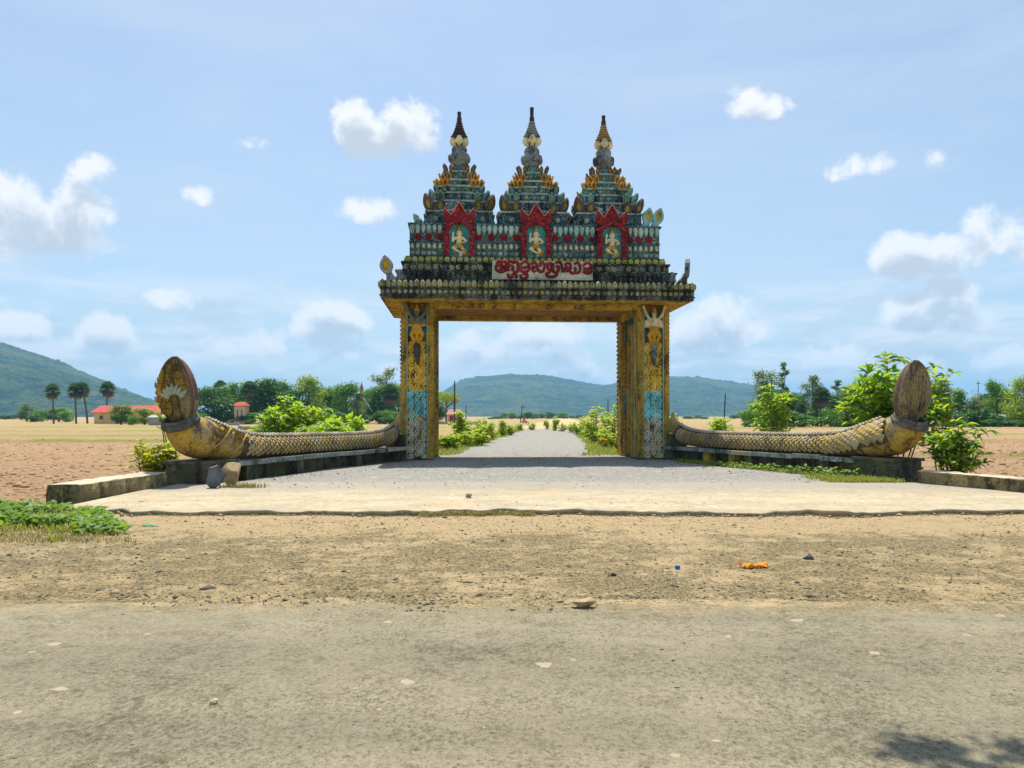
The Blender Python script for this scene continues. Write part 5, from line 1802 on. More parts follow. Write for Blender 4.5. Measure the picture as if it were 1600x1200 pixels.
# shrubs on the verges of the gravel track
VS = [(718, 42, 634, .32), (742, 43, 648, .75), (757, 46, 652, .6), (694, 37, 676, .35), (707, 37, 676, .4), (770, 52, 658, .5), (784, 60, 654, .45), (797, 64, 660, .5), (728, 40, 668, .5), (748, 41, 672, .5),
      (812, 82, 660, .35), (831, 88, 659, .4), (856, 92, 654, .4), (866, 84, 646, .5), (878, 80, 660, .5), (893, 74, 658, .4), (905, 66, 655, .55), (917, 60, 650, .6), (932, 47, 631, .8), (955, 43, 628, .7), (946, 40, 664, .55), (961, 38.5, 670, .45), (921, 52, 656, .6), (1066, 60, 664, .6)]
for i, (px, d, top, sp) in enumerate(VS):
    lime = i % 3 != 1
    shrub('verge_shrub', (X(px, d), d, -.12), Z(top, d) + .12, sp, 7, .26, .10, [LL, LB, LY] if lime else [LB, LL], ('lime green' if lime else 'mid green') + ' young shrub ' + ('on the track verge below the small pink house' if px < 765 else 'along the track between pink house and leaning pole' if px < 805 else 'at the far end of the gravel track' if px < 900 else 'on the track verge near the orange flowers'), 'shrub', 'shrubs along the gravel track', 200 + i, 0, 6, .17, bare=.08)
mg = MB()
rr_ = random.Random(8)
for i in range(9):
    mg.ball((rr_.uniform(-.16, .16), rr_.uniform(-.1, .1), .30 + rr_.uniform(-.08, .16)), .06, seg=6, rings=4)
mr = empty('flowering_plant', (X(943, 38.2), 38.2, .0))
tag(mr, 'low plant with orange-yellow flower heads beside the gravel track', 'flower')
for i in range(9):
    p = (rr_.uniform(-.17, .17), rr_.uniform(-.1, .1), .34 + rr_.uniform(-.10, .16))
    MB().tube([(p[0] * .3, p[1] * .3, 0), (p[0] * .8, p[1] * .8, p[2] * .6), p], .008, 4).build('stem', M['twig'], mr)
    MB().lathe([(.015, p[2] - .02), (.06, p[2] + .01), (.055, p[2] + .035), (.02, p[2] + .05)], 8, cx=p[0], cy=p[1]).build('flower_head', M['flower_yellow'], mr)


# ---------------- trees seen far off
def rhombi(C, N, size, seed, aspect=.55):
    rs = np.random.RandomState(seed)
    n = len(C)
    N = N + rs.normal(0, .55, (n, 3))
    N /= np.linalg.norm(N, axis=1, keepdims=True) + 1e-9
    T = rs.normal(0, 1, (n, 3))
    T -= N * (T * N).sum(1, keepdims=True)
    T /= np.linalg.norm(T, axis=1, keepdims=True) + 1e-9
    B = np.cross(N, T)
    s = size * rs.uniform(.6, 1.25, (n, 1))
    V = np.stack([C + T * s * .5, C + B * s * .5 * aspect + T * s * .05, C - T * s * .5, C - B * s * .5 * aspect + T * s * .05], 1).reshape(-1, 3)
    return V, np.arange(4 * n).reshape(n, 4)


def crown(name, lobes, n, size, mat, seed, shell=.5, squash=1.0, aspect=.55):
    rs = np.random.RandomState(seed)
    L = np.array(lobes, float)
    w = (L[:, 3] * L[:, 4]) ** .9
    k = rs.choice(len(L), n, p=w / w.sum())
    d = rs.normal(0, 1, (n, 3))
    d /= np.linalg.norm(d, axis=1, keepdims=True)
    rad = rs.uniform(shell, 1.05, (n, 1))
    rad = rad * (1 + .18 * np.sin(d[:, :1] * 7 + k[:, None]) * np.cos(d[:, 1:2] * 9 + k[:, None] * 2))
    C = L[k, :3] + d * rad * L[k, 3:6]
    V, Fc = rhombi(C, d + np.array([0, 0, .35]), size, seed + 1, aspect)
    return np_mesh(name, V, Fc, [mat])


def lobes_round(seed, h, w, trunk, n=14, flat=1.0):
    r = random.Random(seed)
    out = []
    ch = h - trunk
    for i in range(n):
        a = r.uniform(0, 6.28)
        t = r.random()
        z = trunk + ch * (.12 + .76 * t)
        rad = w / 2 * (.30 + .70 * math.sin(math.pi * (.22 + .70 * t))) * .78 * math.sqrt(r.random())
        s = r.uniform(.17, .31) * w * .86
        out.append((rad * math.cos(a), rad * math.sin(a), z, s, s, s * .85 * flat))
    return out


def trunk_mesh(seed, h, r0, lobes, mat, limbs=6):
    r = random.Random(seed)
    mb = MB()
    top = (r.uniform(-.3, .3), r.uniform(-.3, .3), h)
    pts = [(0, 0, -.5), (top[0] * .2, top[1] * .3, h * .4), (top[0] * .6, top[1] * .6, h * .75), top]
    mb.tube(pts, [r0, r0 * .8, r0 * .55, r0 * .2], 7)
    for l in sorted(lobes, key=lambda q: q[2])[:limbs]:
        z = min(l[2] * .7, h * .7)
        mb.tube([(top[0] * .4, top[1] * .4, z), (l[0] * .55, l[1] * .55, (z + l[2]) / 2 + .2), (l[0], l[1], l[2])], [r0 * .45, r0 * .32, r0 * .12], 5)
    return mb.mesh('trunk', mat)


PROTO = {}


def proto(key, seed, h, w, trunk, mat, n=2600, size=.5, shell=.45, nl=14, bark='bark', flat=1.0, r0=.28, aspect=.55):
    lo = lobes_round(seed, h, w, trunk, nl, flat)
    PROTO[key] = (h, w, crown('crown', lo, n, size, M[mat], seed, shell, 1.0, aspect), trunk_mesh(seed, h * .82, r0, lo, M[bark]))


proto('dark_a', 1, 10, 9.5, .3, 'crown_dark', 6500, .5, .3, 30)
proto('dark_b', 2, 10, 8.0, .4, 'crown_dark', 5600, .5, .3, 26)
proto('mid_a', 3, 10, 8.5, .5, 'crown_mid', 5600, .5, .3, 26)
proto('mid_b', 4, 10, 7.0, .3, 'crown_mid', 5000, .48, .3, 24)
proto('lime_a', 5, 10, 8.0, .6, 'crown_lime', 4600, .45, .35, 24)
proto('umbrella', 6, 9, 9.0, 4.6, 'crown_lime', 2400, .45, .4, 14, flat=.7)
proto('airy', 7, 14, 6.0, 5.0, 'crown_grey', 2000, .42, .35, 16, 'bark_pale', r0=.22)
proto('airy_thin', 8, 14, 3.2, 6.0, 'crown_grey', 900, .42, .35, 8, 'bark_pale', r0=.16)
proto('grey_tall', 9, 12, 7.0, .5, 'crown_grey', 5200, .42, .3, 28, 'bark_pale')
proto('bush', 10, 3.2, 4.6, .1, 'crown_mid', 1300, .38, .4, 9, r0=.10)
proto('bush_dark', 11, 3.4, 5.2, .1, 'crown_dark', 1500, .42, .4, 10, r0=.10)
# bamboo: arching culms with fine leaves
rs = np.random.RandomState(77)
cs = []
for c_ in range(46):
    a, sp, hh = rs.uniform(0, 6.28), rs.uniform(.3, 3.2), rs.uniform(6.0, 9.5)
    for t in np.linspace(.22, 1, 60):
        cs.append((math.cos(a) * sp * t ** 1.8 + rs.normal(0, .28), math.sin(a) * sp * t ** 1.8 + rs.normal(0, .28), hh * t - sp * .5 * t ** 4 + rs.normal(0, .22)))
V_, F_ = rhombi(np.array(cs), np.tile([0, 0, 1.0], (len(cs), 1)), .5, 78, .3)
bt = MB()
rb = random.Random(5)
for i in range(18):
    a, sp = rb.uniform(0, 6.28), rb.uniform(.2, 1.6)
    bt.tube([(math.cos(a) * .3, math.sin(a) * .3, -.4), (math.cos(a) * sp * .4, math.sin(a) * sp * .4, 3.4), (math.cos(a) * sp, math.sin(a) * sp, 6.5)], [.06, .05, .02], 5)
PROTO['bamboo'] = (9.5, 6.5, np_mesh('crown', V_, F_, [M['crown_bamboo']]), bt.mesh('trunk', M['bark_pale']))


def palm_proto(key, seed, h, rad, nf, lean, fan=True, dead=6):
    r = random.Random(seed)
    top = Vector((lean, 0, h))
    tm = MB().tube([(0, 0, -.5), (lean * .25, 0, h * .4), (lean * .6, 0, h * .75), tuple(top)], [.24, .19, .16, .17], 8)
    cm = MB()
    for i in range(nf + dead):
        isdead = i >= nf
        a = i * 2.399 + r.uniform(-.2, .2)
        el = r.uniform(-1.2, -.7) if isdead else (1.45 - 2.0 * (i / nf)) + r.uniform(-.15, .15)
        d = Vector((math.cos(a) * math.cos(el), math.sin(a) * math.cos(el), math.sin(el)))
        if fan:
            p = top + d * rad * r.uniform(.42, .55)
            cm.tube([tuple(top), tuple(p)], [.035, .02], 4, 1 if isdead else 0)
            side = d.cross(Vector((0, 0, 1)))
            side = side.normalized() if side.length > .1 else Vector((1, 0, 0))
            nrm = side.cross(d).normalized()
            R_ = rad * r.uniform(.45, .58)
            nb = 13
            for k in range(nb):
                w = (k / (nb - 1) - .5) * 3.6
                dd = d * math.cos(w) + side * math.sin(w) + nrm * r.uniform(-.18, .12)
                q = p + dd * R_ - Vector((0, 0, .1))
                sdw = (dd.cross(nrm)).normalized() * R_ * .10
                cm.add([tuple(p), tuple(p + dd * R_ * .6 + sdw), tuple(q), tuple(p + dd * R_ * .6 - sdw)], [(0, 1, 2, 3)], 1 if isdead else 0)
        else:
            pts = [top + d * rad * t + Vector((0, 0, -rad * .75 * t * t)) for t in (0, .25, .5, .75, 1.0)]
            cm.tube([tuple(q) for q in pts], [.04, .035, .03, .02, .01], 4, 0)
            side = d.cross(Vector((0, 0, 1))).normalized()
            for k in range(22):
                t = .12 + .86 * k / 21
                q = top + d * rad * t + Vector((0, 0, -rad * .75 * t * t))
                for sg_ in (-1, 1):
                    e = q + (side * sg_ * .55 + d * .35 + Vector((0, 0, -.28))) * rad * .28
                    cm.add([tuple(q), tuple(q.lerp(e, .5) + d * .07), tuple(e), tuple(q.lerp(e, .5) - d * .07)], [(0, 1, 2, 3)], 0)
    PROTO[key] = (h + rad * .8, rad * 2, cm.mesh('crown', [M['palm_leaf'], M['dead_frond']]), tm.mesh('trunk', M['bark']))


palm_proto('sugar_palm', 3, 7.6, 2.15, 34, .3, True)
palm_proto('sugar_palm_lean', 4, 7.6, 2.15, 34, 1.1, True)
palm_proto('sugar_palm_skirt', 5, 6.0, 2.4, 34, .2, True, 26)
palm_proto('coconut_palm', 6, 6.0, 3.0, 20, .5, False, 0)


def tree(key, px, d, top_py, label, group, w_px=None, name='tree', z0=GZ, seed=0):
    h, w, cme, tme = PROTO[key]
    H = Z(top_py, d) - z0
    sz = H / h
    sx = sz if w_px is None else (w_px * 1.18 / F * d) / w
    r = random.Random(seed * 131 + int(px))
    o = empty(name, (X(px, d), d, z0), r.uniform(0, 6.28))
    o.scale = (sx, sx, sz)
    tag(o, label, 'palm' if 'palm' in key else ('bush' if 'bush' in key else 'tree'), group)
    obj('trunk', tme, o)
    obj('crown', cme, o)
    return o


LG = 'trees around the left compound'
for i, (k, px, d, top, w, lab) in enumerate([
    ('dark_a', 333, 186, 600, 66, 'broad dark green tree standing left of the small cream tower'),
    ('mid_b', 372, 205, 594, 36, 'dark tree rising behind the small cream tower'),
    ('sugar_palm', 345, 212, 596, None, 'palm crown showing above the broad dark green tree'),
    ('dark_b', 412, 200, 588, 62, 'tall dark tree right of the small cream tower'),
    ('dark_b', 440, 206, 594, 50, 'tall dark tree among the compound trees behind the green shrubs'),
    ('sugar_palm', 388, 196, 597, None, 'tall palm beside the small cream tower'),
    ('lime_a', 482, 202, 586, 58, 'feathery yellow-green tree standing above the dark compound trees'),
    ('dark_a', 462, 198, 604, 40, 'tall dark tree among the compound trees behind the green shrubs'),
    ('mid_a', 541, 196, 598, 52, 'rounded bright green tree before the reddish temple spire'),
    ('coconut_palm', 558, 190, 606, None, 'feathery palm leaning beside the rounded bright green tree'),
    ('dark_b', 594, 200, 600, 46, 'dark dense tree standing below the airy tall tree'),
    ('sugar_palm_skirt', 610, 192, 602, None, 'palm with a skirt of dead fronds beside the gate column'),
    ('mid_b', 622, 204, 600, 30, 'green tree showing just beside the gate column'),
    ('airy', 603, 250, 569, 46, 'airy tall tree with open crown above the compound'),
    ('mid_a', 512, 210, 606, 40, 'tall dark tree among the compound trees behind the green shrubs'),
    ('dark_b', 356, 208, 603, 40, 'shady tree close to the small cream tower'), ('dark_a', 398, 210, 599, 46, 'shady tree close to the small cream tower'),
    ('dark_a', 500, 212, 601, 50, 'tall dark tree among the compound trees behind the green shrubs'), ('dark_b', 528, 214, 606, 42, 'tall dark tree among the compound trees behind the green shrubs'),
    ('mid_a', 574, 212, 606, 44, 'green tree just beside the reddish temple spire'), ('mid_b', 428, 214, 592, 44, 'tall dark tree among the compound trees behind the green shrubs'),
    ('bush', 314, 178, 646, 30, 'low green bush by the yellow compound wall'),
    ('bush', 432, 150, 652, 40, 'low green bush beside the brown field wall'),
    ('umbrella', 697, 222, 611, 44, 'flat-topped yellow-green tree beside the small pink house'),
    ('dark_b', 676, 230, 622, 40, 'shady tree partly hidden behind the gate column'),
]):
    tree(k, px, d, top, lab, LG, w, seed=i)
for i, (px, k) in enumerate(((84, 'sugar_palm'), (119, 'sugar_palm'), (137, 'sugar_palm_lean'), (166, 'sugar_palm'))):
    tree(k, px, 200 + i * 2, (601, 600, 598, 597)[i], ('solitary sugar palm standing apart from three others in the field', 'first of the three close sugar palms, beside the solitary one', 'leaning sugar palm between two straight ones', 'sugar palm in front of the yellow schoolhouse corner')[i], 'sugar palms in the field', None, 'sugar_palm', seed=i + 3)
for i, (k, px, d, top, w, lab) in enumerate([
    ('grey_tall', 42, 270, 628, 30, 'greyish tree at the end of the bushes under the sugar palms'), ('bush', 66, 262, 640, 34, 'round green bush under the sugar palms'), ('mid_b', 92, 266, 636, 36, 'round green bush under the sugar palms'),
    ('bush', 104, 256, 642, 32, 'round green bush under the sugar palms'), ('bush_dark', 54, 250, 648, 26, 'dark low bush under the sugar palms'),
    ('mid_b', 189, 176, 631, 34, 'leafy tree in front of the yellow schoolhouse'), ('lime_a', 226, 178, 637, 46, 'thin yellowish tree in front of the yellow schoolhouse'), ('bush', 208, 170, 650, 18, 'small bush in front of the yellow schoolhouse'),
    ('dark_b', 8, 420, 648, 22, 'distant small tree at the foot of the hill'), ('dark_b', 20, 430, 647, 18, 'distant small tree at the foot of the hill'),
]):
    tree(k, px, d, top, lab, 'trees by the schoolhouse', w, seed=40 + i)
RG = 'trees along the right field'
for i, (k, px, d, top, w, lab) in enumerate([
    ('grey_tall', 1198, 150, 573, 56, 'tall grey-green tree behind the column-shaped sapling'),
    ('airy_thin', 1223, 158, 561, 22, 'thin airy treetop above the column-shaped sapling'),
    ('mid_b', 1182, 146, 628, 40, 'bushy tree at the end of the tree row towards the hills'),
    ('dark_b', 1238, 150, 612, 40, 'dark tree between the tall grey-green tree and the palm'),
    ('grey_tall', 1270, 156, 581, 40, 'grey-green tree with pointed top behind the fan palm'),
    ('sugar_palm_skirt', 1283, 144, 606, None, 'fan palm standing in the tree row over the brown field'),
    ('sugar_palm_skirt', 1252, 142, 630, None, 'short palm with hanging dead fronds in the tree row'),
    ('airy_thin', 1311, 160, 590, 26, 'thin airy tree showing between the palm and the sapling'),
    ('mid_b', 1322, 150, 608, 34, 'bushy green tree next to the thin airy tree'),
    ('dark_a', 1350, 148, 590, 56, 'dark tree behind the tall leafy sapling'),
    ('dark_b', 1392, 150, 604, 50, 'dark tree behind the tall leafy sapling'),
    ('mid_a', 1432, 152, 600, 44, 'green tree hidden behind the grey grooved hood'),
    ('grey_tall', 1476, 156, 590, 42, 'olive tree to the side of the grey grooved hood'),
    ('mid_b', 1498, 148, 606, 40, 'green tree between the olive tree and the bamboo'),
    ('bamboo', 1524, 144, 608, 52, 'feathery olive bamboo clump before the tin-roofed huts'),
    ('mid_a', 1557, 152, 594, 34, 'upright green tree between bamboo and the spreading tree'),
    ('lime_a', 1604, 140, 588, 66, 'spreading light green tree over the tin-roofed huts'),
    ('dark_a', 1300, 154, 612, 50, 'dark tree filling the row behind the fan palm'), ('dark_b', 1218, 156, 606, 46, 'dark tree filling the row behind the fan palm'),
    ('dark_b', 1374, 156, 594, 52, 'dark tree behind the tall leafy sapling'), ('mid_a', 1412, 156, 598, 52, 'green tree hidden behind the grey grooved hood'),
    ('mid_a', 1456, 158, 596, 46, 'green tree hidden behind the grey grooved hood'), ('dark_b', 1540, 158, 612, 46, 'dark tree behind the feathery olive bamboo clump'),
    ('mid_b', 1578, 150, 606, 40, 'green tree standing beside the tin-roofed huts'),
    ('bush_dark', 1240, 140, 646, 50, 'dark bush at the foot of the tree row'), ('bush', 1298, 138, 638, 44, 'light green bush at the foot of the tree row'),
    ('bush_dark', 1340, 139, 640, 56, 'dark bush at the foot of the tree row'), ('bush_dark', 1388, 140, 644, 54, 'dark bush at the foot of the tree row'),
    ('bush_dark', 1452, 139, 648, 50, 'dark bush at the foot of the tree row'), ('bush_dark', 1494, 138, 650, 46, 'dark bush at the foot of the tree row'),
    ('bush_dark', 1560, 134, 657, 54, 'dark bush at the foot of the tree row'), ('bush_dark', 1598, 134, 656, 40, 'dark bush at the foot of the tree row'),
]):
    tree(k, px, d, top, lab, RG, w, seed=70 + i)
FG = 'far trees below the hills'
kk = ['dark_a', 'dark_b', 'mid_a', 'mid_b']
for i, (px, top) in enumerate([(768, 652), (778, 650), (790, 645), (800, 644), (812, 648), (824, 643), (834, 645), (846, 645), (858, 643), (868, 646), (880, 644), (893, 649), (905, 648), (1075, 650), (1090, 648), (1100, 651), (1146, 648), (1158, 646), (1170, 648), (1000, 650), (670, 648)]):
    tree(kk[i % 4], px, 480 + (i * 37) % 90, top, 'distant small dark tree below the hazy hills', FG, 14 + (i * 7) % 8, z0=-.5, seed=120 + i)

for i, px in enumerate(range(302, 640, 17)):
    tree('bush_dark' if i % 3 else 'bush', px, 176 + (i * 13) % 14, 641 + (i * 5) % 9, 'dark undergrowth bush at the foot of the compound trees', 'undergrowth of the compound', 34, 'bush', seed=300 + i)
for i, px in enumerate(range(1172, 1620, 21)):
    tree('bush_dark' if i % 4 else 'bush', px, 137 + (i * 7) % 9, 640 + (i * 5) % 12, 'dark bush at the foot of the tree row', RG, 44, 'bush', seed=340 + i)

# roadside tree out of view whose branch shades the asphalt
rt = empty('roadside_tree', (7.4, 4.4, 0))
tag(rt, 'roadside tree whose branch throws a leafy shadow on the asphalt', 'tree')
lo = [(-.2, -.4, 7.4, 1.3, 1.2, .9), (.9, .4, 7.8, 1.2, 1.2, .9), (.2, -.9, 8.3, 1.2, 1.1, .9), (-5.35, 2.15, 6.4, .62, .40, .24), (-5.95, 2.35, 6.35, .30, .22, .15), (-4.6, 1.9, 6.5, .75, .6, .3), (-5.2, 1.6, 6.55, .7, .5, .3), (-3.4, 1.2, 6.6, .8, .8, .4)]
obj('crown', crown('crown', lo, 6500, .16, M['crown_mid'], 9, .2), rt)
MB().tube([(0, 0, -.3), (.1, .1, 2.5), (-.1, -.1, 5.0), (0, -.2, 7.6)], [.30, .24, .18, .06], 8).tube([(0, 0, 4.4), (-1.6, .5, 5.6), (-3.4, .9, 6.3), (-5.5, 1.8, 6.4)], [.14, .10, .06, .015], 6).build('trunk', M['bark'], rt)

# ------------------------------------------------------------------ buildings and poles in the distance
def house(name, px0, px1, d, depth, wall_h, roof_h, wall_m, roof_m, label, wins, doors=(), over=.4, hip=.0, win=(.8, 1.1, 1.0), z0=GZ, cat='house', rot=0.0, group=None):
    x0, x1 = X(px0, d), X(px1, d)
    W = x1 - x0
    root = empty(name, ((x0 + x1) / 2, d, z0), rot)
    tag(root, label, cat, group)
    MB().box(-W / 2, W / 2, 0, depth, -.3, wall_h).build('wall', M[wall_m], root)
    a, b = W / 2 + over, depth + over
    rh = hip * W / 2
    V = [(-a, -over, wall_h), (a, -over, wall_h), (a, b, wall_h), (-a, b, wall_h), (-a + rh, depth / 2, wall_h + roof_h), (a - rh, depth / 2, wall_h + roof_h),
         (-a, -over, wall_h + .08), (a, -over, wall_h + .08), (a, b, wall_h + .08), (-a, b, wall_h + .08)]
    rf = MB().add(V, [(0, 3, 2, 1), (0, 1, 7, 6), (1, 2, 8, 7), (2, 3, 9, 8), (3, 0, 6, 9), (6, 7, 5, 4), (8, 9, 4, 5), (7, 8, 5), (9, 6, 4)]).build('roof', M[roof_m], root)
    for t in wins:
        x = -W / 2 + t * W
        w = MB().box(x - win[0] / 2 - .08, x + win[0] / 2 + .08, -.06, .02, win[2] - .08, win[2] + win[1] + .08).build('window', M['paint_white'], root)
        MB().box(x - win[0] / 2, x + win[0] / 2, -.085, -.062, win[2], win[2] + win[1]).build('pane', M['glass_dark'], w)
    for t in doors:
        x = -W / 2 + t * W
        MB().box(x - .45, x + .45, -.07, .02, -.3, 2.0).build('door', M['door_red'], root)
    return root


house('schoolhouse', 147, 262, 196, 7, 2.75, 1.9, 'wall_yellow', 'roof_red', 'long yellow schoolhouse with bright red roof across the field', (.10, .25, .40, .55, .70, .85), (.32,), .7, .06, (.9, 1.0, 1.1), cat='school')
house('cream_tower', 366, 383, 184, 2.6, 4.3, 1.0, 'wall_cream', 'roof_red', 'small cream tower with slit openings and red roof among dark trees', (.3, .7), (), .3, .55, (.28, 1.9, 1.5), cat='building')
house('compound_house', 309, 352, 188, 4, 1.7, .5, 'wall_yellow', 'roof_tile', 'low yellow house in the shade of the broad dark tree', (.3, .7), (.5,), .3, .1, (.7, .7, .8))
house('grey_shed', 232, 258, 165, 4, 1.6, .6, 'wall_grey', 'roof_tin', 'low grey shed in front of the yellow schoolhouse', (.7,), (), .2, .0, (.5, .6, .7), cat='shed')
house('pink_house', 699, 720, 205, 4, 2.3, 1.4, 'wall_pink', 'roof_tile', 'small pink house with red door under the flat-topped tree', (.65,), (.3,), .35, .35, (.6, .8, .9))
house('brown_hut', 474, 494, 150, 3, 2.2, .9, 'wall_pink', 'roof_tile', 'small hut with brown gable roof behind the green shrubs', (.5,), (), .3, .3, (.5, .6, 1.0), cat='hut')
house('tin_hut', 1554, 1588, 146, 4, 1.5, .75, 'wall_grey', 'roof_tin', 'hut with grey tin roof under the spreading light green tree', (.3,), (.7,), .5, .15, (.6, .6, .6), cat='hut')
house('tin_hut', 1512, 1546, 150, 4, 1.35, .6, 'wall_pink', 'roof_tin', 'hut with rusty tin roof behind the bamboo clump', (.5,), (), .4, .1, (.6, .6, .6), cat='hut')
# temple spire among the trees
sp = empty('temple_spire', (X(565, 235), 235, GZ))
tag(sp, 'reddish temple spire rising behind the rounded bright green tree', 'spire')
MB().box(-2.2, 2.2, -2.2, 2.2, -.3, 4.0).box(-1.7, 1.7, -1.7, 1.7, 4.0, 5.6, 0, .2).build('base', M['wall_cream'], sp)
MB().lathe([(1.3, 5.6), (1.35, 6.2), (1.0, 6.5), (1.05, 7.2), (.8, 7.6), (.8, 8.3), (.6, 8.9), (.55, 10.2), (.4, 10.9), (.2, 11.4), (.05, 12.2)], 10).build('shaft', M['spire_red'], sp)
for k in (-1, 1):
    MB().lathe([(.35, 5.6), (.36, 7.2), (.2, 7.9), (.05, 8.9)], 8, cx=1.3 * k).build('pinnacle', M['spire_red'], sp)


def pole(px, d, top, lean, label, arm=False, r0=.13):
    H = Z(top, d) - GZ
    o = empty('utility_pole', (X(px, d), d, GZ))
    tag(o, label, 'pole', 'utility poles across the fields')
    MB().tube([(0, 0, -.3), (lean * .5, 0, H * .5), (lean, 0, H)], [r0, r0 * .9, r0 * .75], 7).build('shaft', M['pole_dark'], o)
    MB().tube([(lean, 0, H - .02), (lean, 0, H + .10)], [.05, .03], 6).build('cap', M['pole_dark'], o)
    if arm:
        MB().box(lean - .8, lean + .8, -.06, .06, H - .7, H - .55).build('crossarm', M['pole_dark'], o)


pole(710, 128, 596, .05, 'tall dark utility pole beside the flat-topped tree', r0=.15)
pole(728, 190, 634, .05, 'short utility pole behind the verge shrubs')
pole(813, 240, 633, .7, 'leaning utility pole with crossarm before the far trees', True, .16)
pole(950, 170, 624, .0, 'utility pole showing above the tallest verge shrubs')
pole(1131, 150, 615, .3, 'dark utility pole standing behind the round lime bush')
pole(1528, 240, 596, .1, 'thin utility pole showing above the bamboo clump', True, .12)


def low_wall(px0, px1, d, h, mat, label):
    x0, x1 = X(px0, d), X(px1, d)
    mb = MB().box(x0, x1, d, d + .4, GZ - .2, GZ + h)
    n = max(2, int((x1 - x0) / 3))
    for i in range(n + 1):
        x = x0 + (x1 - x0) * i / n
        mb.box(x - .15, x + .15, d - .06, d + .46, GZ - .2, GZ + h + .08)
    tag(mb.build('field_wall', M[mat]), label, 'wall')


low_wall(374, 426, 92, .75, 'wall_grey', 'low brown field wall in front of the small cream tower')
low_wall(330, 372, 165, .6, 'wall_grey', 'low pale wall below the yellow compound house')
low_wall(661, 760, 185, .7, 'wall_grey', 'low wall at the foot of the small pink house')

# far motorbike with its rider on the cross road
mt = empty('motorcycle', (X(820, 175), 175, -.25))
tag(mt, 'tiny dark motorcycle on the far road', 'motorcycle')
for x in (-.6, .6):
    w = MB()
    ring = [(x + .28 * math.cos(k * math.pi / 8), 0, .28 + .28 * math.sin(k * math.pi / 8)) for k in range(17)]
    w.tube(ring, .06, 6).build('wheel', M['rubber'], mt)
MB().tube([(-.6, 0, .3), (-.2, 0, .45), (.25, 0, .5), (.5, 0, .75), (.6, 0, .3)], [.05, .12, .12, .06, .04], 6).build('frame', M['rubber'], mt)
MB().tube([(-.7, 0, .72), (-.3, 0, .76), (.1, 0, .74)], [.07, .12, .1], 6).build('seat', M['cloth_dark'], mt)
MB().tube([(.42, -.32, 1.0), (.5, 0, .95), (.42, .32, 1.0)], .025, 5).build('handlebar', M['rubber'], mt)
pm = MB()
pc = lambda p, q, a, b: (pm.tube([p, q], [a, b], 8), pm.ball(p, a), pm.ball(q, b))
pc((-.25, 0, .88), (-.12, 0, 1.38), .15, .17)
pc((-.1, 0, 1.45), (-.08, 0, 1.55), .06, .06)
pm.ball((-.06, 0, 1.66), .115, sz=1.15)
for k in (-1, 1):
    pc((-.12, .19 * k, 1.36), (.12, .24 * k, 1.12), .06, .05)
    pc((.12, .24 * k, 1.12), (.40, .30 * k, 1.04), .05, .04)
    pc((-.22, .1 * k, .86), (.16, .15 * k, .80), .10, .08)
    pc((.16, .15 * k, .80), (.06, .15 * k, .36), .07, .05)
    pm.ball((.12, .15 * k, .33), .06, sx=1.8)
pme = fused('person', pm, [M['shirt_red'], M['cloth_dark'], M['skin']], .03, 1)
for p in pme.polygons:
    c = p.center
    p.material_index = 2 if c.z > 1.5 or (c.x > .2 and c.z > 1.0) else (1 if c.z < .9 else 0)
tag(obj('person', pme, loc=(X(820, 175), 175, -.25)), 'person in red top riding the far motorcycle', 'person')

# ------------------------------------------------------------------ loose stones, clods, grass, weeds
def bits(name, P_, S, mat, seed, flat=.6, label=None, cat=None):
    rs = np.random.RandomState(seed)
    n = len(P_)
    base = np.array([(1, 0, 0), (-1, 0, 0), (0, 1, 0), (0, -1, 0), (0, 0, 1), (0, 0, -1)], float)
    V = base[None] * rs.uniform(.6, 1.25, (n, 6, 1)) + rs.normal(0, .16, (n, 6, 3))
    V[:, :, 2] *= flat
    a = rs.uniform(0, 6.28, n)
    c, s = np.cos(a)[:, None], np.sin(a)[:, None]
    x, y = V[:, :, 0] * c - V[:, :, 1] * s, V[:, :, 0] * s + V[:, :, 1] * c
    V = np.stack([x, y * .8, V[:, :, 2]], -1) * S[:, None, None] + P_[:, None, :]
    f = np.array([(0, 2, 4), (2, 1, 4), (1, 3, 4), (3, 0, 4), (2, 0, 5), (1, 2, 5), (3, 1, 5), (0, 3, 5)])
    Fc = (np.arange(n)[:, None, None] * 6 + f[None]).reshape(-1, 3)
    o = obj(name, np_mesh(name, V.reshape(-1, 3), Fc, [mat]))
    tag(o, label, cat, kind='stuff')


def scatter(n, y0, y1, seed, clump=0.0, xmax=.70, power=1.0):
    rs = np.random.RandomState(seed)
    y = y0 + (y1 - y0) * rs.random_sample(n * 3) ** power
    x = rs.uniform(-1, 1, n * 3) * (xmax * y + .5)
    k = fbm(x * .8, y * .8, 4, seed) > clump
    return x[k][:n], y[k][:n]


def place(x, y, dz=0.0):
    z = ground_z(x, y)[0] + dz
    return np.stack([x, y, z], -1)


